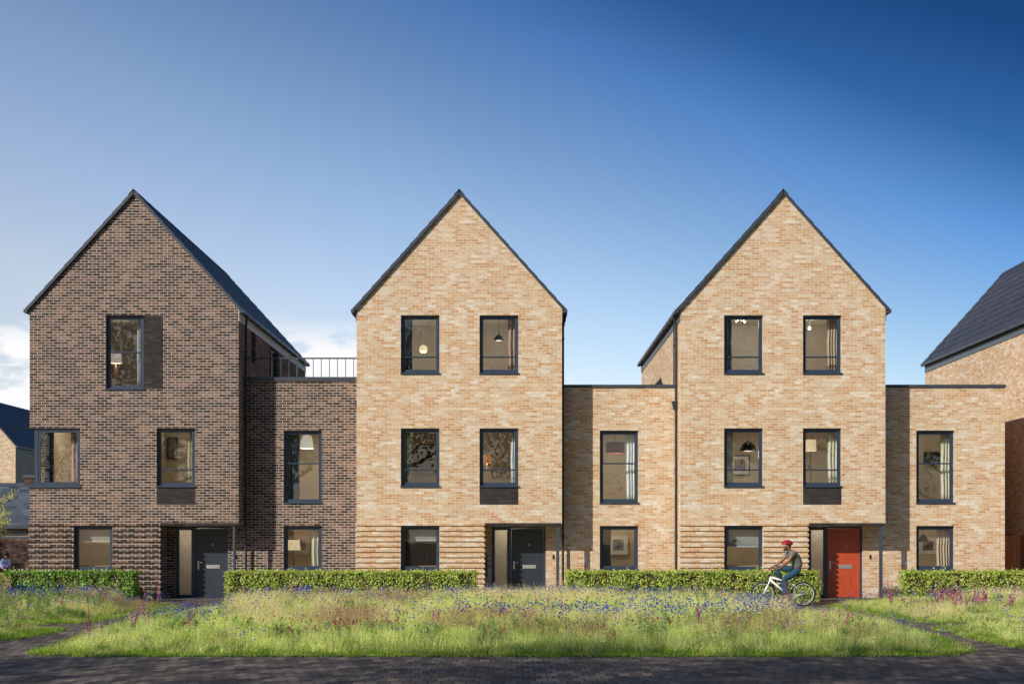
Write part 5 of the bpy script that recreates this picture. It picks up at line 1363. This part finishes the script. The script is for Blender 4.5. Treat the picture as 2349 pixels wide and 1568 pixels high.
# clothes
V, E = [], []
pel = add(q1(1262, 1120), (0.135, 0.145)); w = add(q1(1245, 1010), (0.125, 0.15), pel); ch = add(q1(1185, 810), (0.142, 0.175), w); sh = add(q1(1095, 650), (0.112, 0.16), ch); nk = add(q1(1030, 575), 0.066, sh)
for s_, a, b2 in ((-1, q1(1070, 640, -0.17), q1(1005, 755, -0.2)), (1, q1(1005, 640, 0.17), q1(905, 745, 0.2))):
    k = add(a, 0.078, sh); add(b2, 0.068, k)
skin_body('polo_shirt', V, E, [SHIRTG], parent=rider)
b_ = MB(); b_.tube([q1(1050, 500, 0), q1(1000, 560, -0.06), q1(940, 610, -0.03), q1(930, 640, 0), q1(940, 610, 0.03), q1(1000, 560, 0.06), q1(1050, 500, 0)], 0.014, 8); b_.build('collar', HELMB, rider, smooth=True)
V, E = [], []
pel = add(q1(1275, 1210), (0.135, 0.145)); add(q1(1262, 1130), (0.118, 0.135), pel)
for hip, kn, an in ((q1(1170, 1250, -0.09), q1(800, 1450, -0.12), q2(1215, 730, -0.12)), (q1(1140, 1140, 0.09), q1(615, 1085, 0.12), q1(735, 1465, 0.12))):
    a = add(hip, 0.11, pel); m0 = add(tuple(Vector(hip)*0.5+Vector(kn)*0.5), 0.092, a); k = add(kn, 0.076, m0); cf = add(tuple(Vector(kn)*0.55+Vector(an)*0.45), 0.08, k); add(an, 0.088, cf)
skin_body('jeans', V, E, [JEANS], parent=rider)
SHOE = plain('canvas_shoe', (0.09, 0.085, 0.06), 0.7); SOLE = plain('shoe_sole', (0.6, 0.55, 0.45), 0.7)
for (an, hl, to) in ((q2(1215, 760, -0.12), q2(1295, 815, -0.12), q2(1165, 850, -0.12)), (q1(735, 1500, 0.12), q1(770, 1540, 0.12), q1(640, 1560, 0.12))):
    V, E = [], []
    h = add(hl, (0.038, 0.036)); m0 = add(tuple((Vector(hl)+Vector(to))/2), (0.04, 0.036), h); add(to, (0.036, 0.026), m0); add(an, 0.042, h)
    so = skin_body('shoe', V, E, [SHOE], parent=rider)
    d = Vector((0, 0, -0.03)); b_ = MB(); b_.tube([tuple(Vector(hl)+d), tuple((Vector(hl)+Vector(to))/2+d), tuple(Vector(to)+d*0.7)], [0.03, 0.034, 0.024], 10); b_.build('sole', SOLE, so, smooth=True)
# hands round the grips: four fingers and a thumb each
def fingers(parent, hand, grip, sgn, mat, r=0.0085):
    h, g = Vector(hand), Vector(grip)
    V, E = [], []
    root = add(tuple(h+Vector((0.0, 0, 0))), 0.026)
    for k in range(4):
        o = Vector((0, (k-1.5)*0.019, 0)); ln = (0.9, 1.0, 0.95, 0.75)[k]
        a = add(tuple(h+o+Vector((-0.018, 0, 0.008))), r*1.15, root); b2 = add(tuple(g+o+Vector((-0.028, 0, 0.012))*ln), r, a); c = add(tuple(g+o+Vector((-0.026, 0, -0.016))*ln), r*0.95, b2); add(tuple(g+o+Vector((-0.002, 0, -0.028))*ln), r*0.85, c)
    t = add(tuple(h+Vector((0.006, sgn*0.034, -0.008))), r*1.3, root); t2 = add(tuple(g+Vector((0.012, sgn*0.05, -0.004))), r*1.15, t); add(tuple(g+Vector((-0.008, sgn*0.055, -0.022))), r, t2)
    return skin_body('hand', V, E, [mat], parent=parent, sub=1)
GR1, GR2 = q1(490, 1150, -0.235), q1(425, 1150, 0.235)
fingers(rider, q1(545, 1120, -0.235), GR1, 1, SKIN); fingers(rider, q1(455, 1105, 0.235), GR2, -1, SKIN)

# bicycle
bike = empty('bicycle', (O_.x, DC, 0), 'white bicycle with black tyres ridden by the man in the red helmet', 'bicycle')
WF = plain('white_bike_paint', (0.80, 0.81, 0.80), 0.25, var=0.03); RUB = plain('tyre_rubber', (0.018, 0.018, 0.02), 0.75, var=0.2); ALU = plain('aluminium', (0.6, 0.61, 0.62), 0.3, metal=0.7)
def wheel(c, r):
    e = bpy.data.objects.new('wheel', None); COL.objects.link(e); e.parent = bike; e.location = c
    def ringt(rad, tr, n=48, k=8, sx=1.0):
        b_ = MB(); i0 = 0
        for a in range(n):
            an = 2*math.pi*a/n
            for q in range(k):
                ph = 2*math.pi*q/k; R_ = rad+tr*math.cos(ph); b_.v.append((R_*math.cos(an), tr*sx*math.sin(ph), R_*math.sin(an)))
        for a in range(n):
            for q in range(k):
                A = a*k+q; B = a*k+(q+1) % k; C_ = ((a+1) % n)*k+(q+1) % k; D_ = ((a+1) % n)*k+q
                b_.f.append((A, B, C_, D_)); b_.m.append(0)
        return b_
    ringt(r-0.024, 0.024).build('tyre', RUB, e, smooth=True); ringt(r-0.055, 0.0065, sx=1.8).build('rim', WF, e, smooth=True)
    b_ = MB()
    for k in range(28):
        a = 2*math.pi*k/28; a2 = a+(0.55 if k % 2 else -0.55); s_ = 0.03 if k % 4 < 2 else -0.03
        b_.tube([(0.018*math.cos(a2), s_, 0.018*math.sin(a2)), ((r-0.06)*math.cos(a), 0, (r-0.06)*math.sin(a))], 0.0016, 4)
    b_.build('spokes', ALU, e)
    b_ = MB(); b_.tube([(0, -0.05, 0), (0, -0.02, 0), (0, 0.02, 0), (0, 0.05, 0)], [0.012, 0.022, 0.022, 0.012], 12); b_.build('hub', ALU, e)
RHUB = Vector(q2(1765, 735)); FHUB = Vector(q2(550, 730)); RW = 0.318
RHUB.z = RW; FHUB.z = RW+0.004
wheel(RHUB, RW); wheel(FHUB, RW-0.004)
ht, hb2 = Vector(q2(790, 175)), Vector(q2(745, 300)); bb = Vector(q2(1345, 775)); stp = Vector(q2(1390, 375)); 
b_ = MB()
b_.tube([ht, hb2], 0.021, 12); b_.tube([ht+Vector((0.01, 0, -0.025)), stp+Vector((0, 0, 0.0))], [0.022, 0.018], 12); b_.tube([hb2+Vector((0.0, 0, 0.03)), bb], [0.025, 0.024], 12)
b_.tube([bb, stp, stp+Vector((0.012, 0, 0.03))], 0.017, 12); b_.tube([bb+Vector((0, -0.04, 0)), bb+Vector((0, 0.04, 0))], 0.027, 14)
for s_ in (-1, 1):
    b_.tube([bb+Vector((0.02, 0.03*s_, 0)), bb+Vector((0.12, 0.045*s_, 0.003)), RHUB+Vector((0, 0.062*s_, 0))], 0.010, 8); b_.tube([stp+Vector((0, 0.012*s_, -0.01)), stp+Vector((0.08, 0.035*s_, -0.065)), RHUB+Vector((0, 0.062*s_, 0))], 0.009, 8)
b_.build('frame', WF, bike, smooth=True)
b_ = MB()
b_.tube([hb2+Vector((-0.004, -0.05, -0.02)), hb2+Vector((-0.004, 0.05, -0.02))], 0.016, 10)
for s_ in (-1, 1): b_.tube([hb2+Vector((-0.004, 0.045*s_, -0.02)), hb2.lerp(FHUB, 0.55)+Vector((0.008, 0.052*s_, 0)), FHUB+Vector((0, 0.055*s_, 0))], [0.018, 0.016, 0.011], 10)
b_.build('fork', WF, bike, smooth=True)
b_ = MB(); sm = Vector(q1(488, 1190))
b_.tube([ht, sm], 0.014, 10); b_.tube([sm, sm+Vector((-0.045, 0, 0.015))], 0.016, 10)
cb_ = sm+Vector((-0.045, 0, 0.015)); b_.tube([GR2, tuple(cb_+Vector((0, 0.1, 0))), tuple(cb_), tuple(cb_+Vector((0, -0.1, 0))), GR1], 0.012, 10); b_.build('handlebar', BLACKM, bike, smooth=True)
for g, s_ in ((GR1, -1), (GR2, 1)):
    b_ = MB(); g = Vector(g); b_.tube([g+Vector((0, -0.055, 0)), g+Vector((0, 0.055, 0))], 0.017, 10); b_.build('grip', BLACKM, bike, smooth=True)
b_ = MB(); sd_ = Vector(q1(1290, 1310)); b_.tube([stp+Vector((0.008, 0, 0.02)), sd_+Vector((0.0, 0, -0.03))], 0.013, 10); b_.build('seat_post', BLACKM, bike)
b_ = MB(); b_.ell(sd_+Vector((0.03, 0, -0.005)), (0.13, 0.075, 0.028), 16, 8, fn=lambda p, d: Vector((p.x, p.y*(0.35 if d.x < -0.3 else 1.0), p.z))); b_.build('saddle', BLACKM, bike, smooth=True)
b_ = MB(); b_.tube([bb+Vector((0, -0.055, 0)), bb+Vector((0, -0.062, 0))], 0.085, 28); b_.build('chainring', ALU, bike)
pdn = Vector(q2(1255, 905)); pup = bb+(bb-pdn)*1.0
for p, s_ in ((pdn, -1), (pup, 1)):
    b_ = MB(); q = Vector((p.x, 0, p.z)); b_.tube([bb+Vector((0, 0.07*s_, 0)), Vector((q.x, 0.075*s_, q.z))], [0.014, 0.011], 8); cr = b_.build('crank', ALU, bike, smooth=True)
    b_ = MB(); b_.box(q.x-0.045, q.x+0.045, min(0.08*s_, 0.17*s_), max(0.08*s_, 0.17*s_), q.z-0.012, q.z+0.012); b_.build('pedal', BLACKM, bike)
b_ = MB()
for r_, c in ((0.083, bb), (0.04, RHUB)): pass
b_.tube([bb+Vector((0, -0.058, 0.08)), RHUB+Vector((0, -0.05, 0.038))], 0.004, 6); b_.tube([bb+Vector((0, -0.058, -0.08)), RHUB+Vector((0.01, -0.05, -0.1)), RHUB+Vector((0.03, -0.05, -0.06))], 0.004, 6); b_.build('chain', RUB, bike)
b_ = MB(); b_.tube([RHUB+Vector((0, -0.055, -0.02)), RHUB+Vector((0.02, -0.055, -0.07)), RHUB+Vector((0.03, -0.055, -0.13))], [0.016, 0.012, 0.008], 8); b_.build('derailleur', RUB, bike)
b_ = MB(); k0 = bb+Vector((0.06, -0.05, -0.01)); b_.tube([k0, k0+Vector((0.075, -0.01, -0.02)), Vector(q2(1320, 965, -0.07))], 0.009, 8); b_.build('kickstand', ALU, bike)
b_ = MB(); b_.tube([cb_+Vector((-0.02, -0.03, 0)), cb_+Vector((-0.09, -0.03, -0.08)), hb2+Vector((-0.06, -0.02, 0.0)), hb2+Vector((-0.02, 0, -0.06))], 0.003, 6)
b_.tube([cb_+Vector((-0.02, 0.03, 0)), cb_+Vector((-0.1, 0.03, -0.12)), hb2+Vector((0, 0.03, 0.05)), ht.lerp(stp, 0.3)+Vector((0, 0.02, 0))], 0.003, 6); b_.build('brake_cable', BLACKM, bike)
b_ = MB()
for p in (hb2+Vector((0.015, 0, -0.055)), stp+Vector((0.1, 0, -0.06))): b_.box(p.x-0.012, p.x+0.012, -0.04, -0.025, p.z-0.05, p.z+0.02)
b_.build('brake', BLACKM, bike)

# seated man and the bench
DS = 50.0
def Q3(x, y, dy=0.0): return Vector((XS(x/6.27/1.7437, DS), dy, ZS((2080+y/6.27)/1.7437, DS)))
OM = Q3(160, 1200); OM.z = 0
def q3(x, y, dy=0.0): v = Q3(x, y, dy); return (v.x-OM.x, v.y, v.z)
man = empty('person', (OM.x, DS, 0), 'man in pale blue shirt sitting on the bench looking down at his hands', 'person')
V, E = [], []
pel = add(q3(150, 1290, 0.1), (0.12, 0.10)); w = add(q3(150, 1170, 0.08), (0.10, 0.08), pel); ch = add(q3(150, 1050, 0.05), (0.11, 0.08), w); sh = add(q3(155, 985, 0.02), (0.09, 0.07), ch)
nk = add(q3(172, 950, -0.03), 0.055, sh); hd = add(q3(182, 905, -0.09), (0.075, 0.085), nk); hd2 = add(q3(186, 860, -0.1), (0.08, 0.09), hd)
for s_, shx, elx, ely, hx in ((-1, 65, 40, 1130, 165), (1, 245, 262, 1120, 205)):
    a = add(q3(shx, 1000, 0.0), 0.055, sh); b2 = add(q3(elx, ely, -0.05), 0.045, a); c = add(q3(hx, 1195, -0.28), 0.028, b2); add(q3(hx+6*(-s_), 1212, -0.31), 0.03, c)
for s_, kx in ((-1, 45), (1, 270)):
    a = add(q3(150+55*s_, 1300, 0.0), 0.09, pel); k = add(q3(kx, 1270, -0.42), 0.065, a); n_ = add((q3(kx, 1270)[0], -0.45, 0.1), 0.045, k); add((q3(kx, 1270)[0], -0.6, 0.05), 0.045, n_)
skin_body('body', V, E, [SKIN2], parent=man)
V, E = [], []
pel = add(q3(150, 1270, 0.08), (0.165, 0.135)); w = add(q3(150, 1160, 0.05), (0.155, 0.12), pel); ch = add(q3(150, 1050, 0.03), (0.17, 0.14), w); sh = add(q3(155, 990, 0.01), (0.145, 0.12), ch); add(q3(168, 958, -0.01), 0.068, sh)
for s_, shx, elx, ely, hx in ((-1, 65, 40, 1130, 150), (1, 245, 262, 1120, 222)):
    a = add(q3(shx, 1002, 0.0), 0.07, sh); b2 = add(q3(elx, ely, -0.05), 0.062, a); add(q3(hx, 1185, -0.25), 0.046, b2)
skin_body('shirt', V, E, [SHIRTB], parent=man)
V, E = [], []
pel = add(q3(150, 1310, 0.08), (0.17, 0.13))
for s_, kx in ((-1, 45), (1, 270)):
    a = add(q3(150+55*s_, 1305, 0.0), 0.1, pel); k = add(q3(kx, 1270, -0.42), 0.08, a); add((q3(kx, 1270)[0], -0.45, 0.12), 0.065, k)
skin_body('trousers', V, E, [TROUS], parent=man)
b_ = MB(); b_.ell(q3(186, 848, -0.08), (0.092, 0.105, 0.085), 16, 10); b_.build('hair', HAIR, man, smooth=True)
b_ = MB(); b_.ell(q3(192, 915, -0.18), (0.014, 0.02, 0.018), 8, 6); b_.ell(q3(135, 900, -0.08), (0.01, 0.016, 0.03), 8, 6); b_.ell(q3(236, 900, -0.08), (0.01, 0.016, 0.03), 8, 6); b_.build('nose_and_ears', SKIN2, man, smooth=True)
for s_, hx in ((-1, 170), (1, 205)):
    h = Vector(q3(hx, 1212, -0.30)); V, E = [], []
    root = add(tuple(h), 0.026)
    for k in range(4):
        o = Vector((0, -0.006*k, (1.5-k)*0.018)); a = add(tuple(h+o+Vector((-s_*0.02, -0.03, -0.01))), 0.0095, root); b2 = add(tuple(h+o+Vector((-s_*0.05, -0.045, -0.015))), 0.009, a); add(tuple(h+o+Vector((-s_*0.065, -0.02, -0.02))), 0.008, b2)
    t = add(tuple(h+Vector((0, -0.02, 0.035))), 0.011, root); add(tuple(h+Vector((-s_*0.03, -0.045, 0.045))), 0.009, t)
    skin_body('hand', V, E, [SKIN2], parent=man, sub=1)
for kx in (45, 270):
    b_ = MB(); x_ = q3(kx, 1270)[0]; b_.ell((x_, -0.55, 0.045), (0.05, 0.14, 0.05), 12, 8); b_.build('shoe', HAIR, man, smooth=True)
bench = empty('bench', (XS(45, DS), DS, 0), 'curved wooden slatted bench by the garden wall', 'bench')
BW = plain('bench_timber', (0.17, 0.085, 0.045), 0.6, var=0.25)
bl0, bl1 = XS(-40, DS)-bench.location.x, XS(98.5/1.0, DS)-bench.location.x-0.62
bl1 = XS(57, DS)-bench.location.x
prof = [(-0.36, 0.40), (-0.33, 0.44), (0.0, 0.45), (0.16, 0.47), (0.23, 0.56), (0.25, 0.72), (0.23, 0.86), (0.20, 0.885)]
x = bl0; 
b_ = MB()
while x < bl1-0.03:
    for k in range(len(prof)-1):
        (y0, z0), (y1, z1) = prof[k], prof[k+1]
        i = len(b_.v); b_.v += [(x, y0, z0), (x+0.026, y0, z0), (x+0.026, y1, z1), (x, y1, z1), (x, y0+0.02, z0-0.035), (x+0.026, y0+0.02, z0-0.035), (x+0.026, y1+0.03, z1-0.03), (x, y1+0.03, z1-0.03)]
        for q in ((0, 1, 2, 3), (4, 7, 6, 5), (0, 3, 7, 4), (1, 5, 6, 2), (0, 4, 5, 1), (3, 2, 6, 7)): b_.f.append(tuple(i+t for t in q)); b_.m.append(0)
    x += 0.04
b_.build('seat', BW, bench)
for x in (bl0-0.02, bl1):
    b_ = MB(); pts = [(x, p[0], p[1]) for p in prof]; b_.tube(pts, 0.022, 8); b_.tube([(x, -0.3, 0.42), (x, -0.28, 0.0)], 0.025, 8); b_.tube([(x, 0.18, 0.45), (x, 0.2, 0.0)], 0.025, 8); b_.build('end_frame', STEEL, bench, smooth=True)
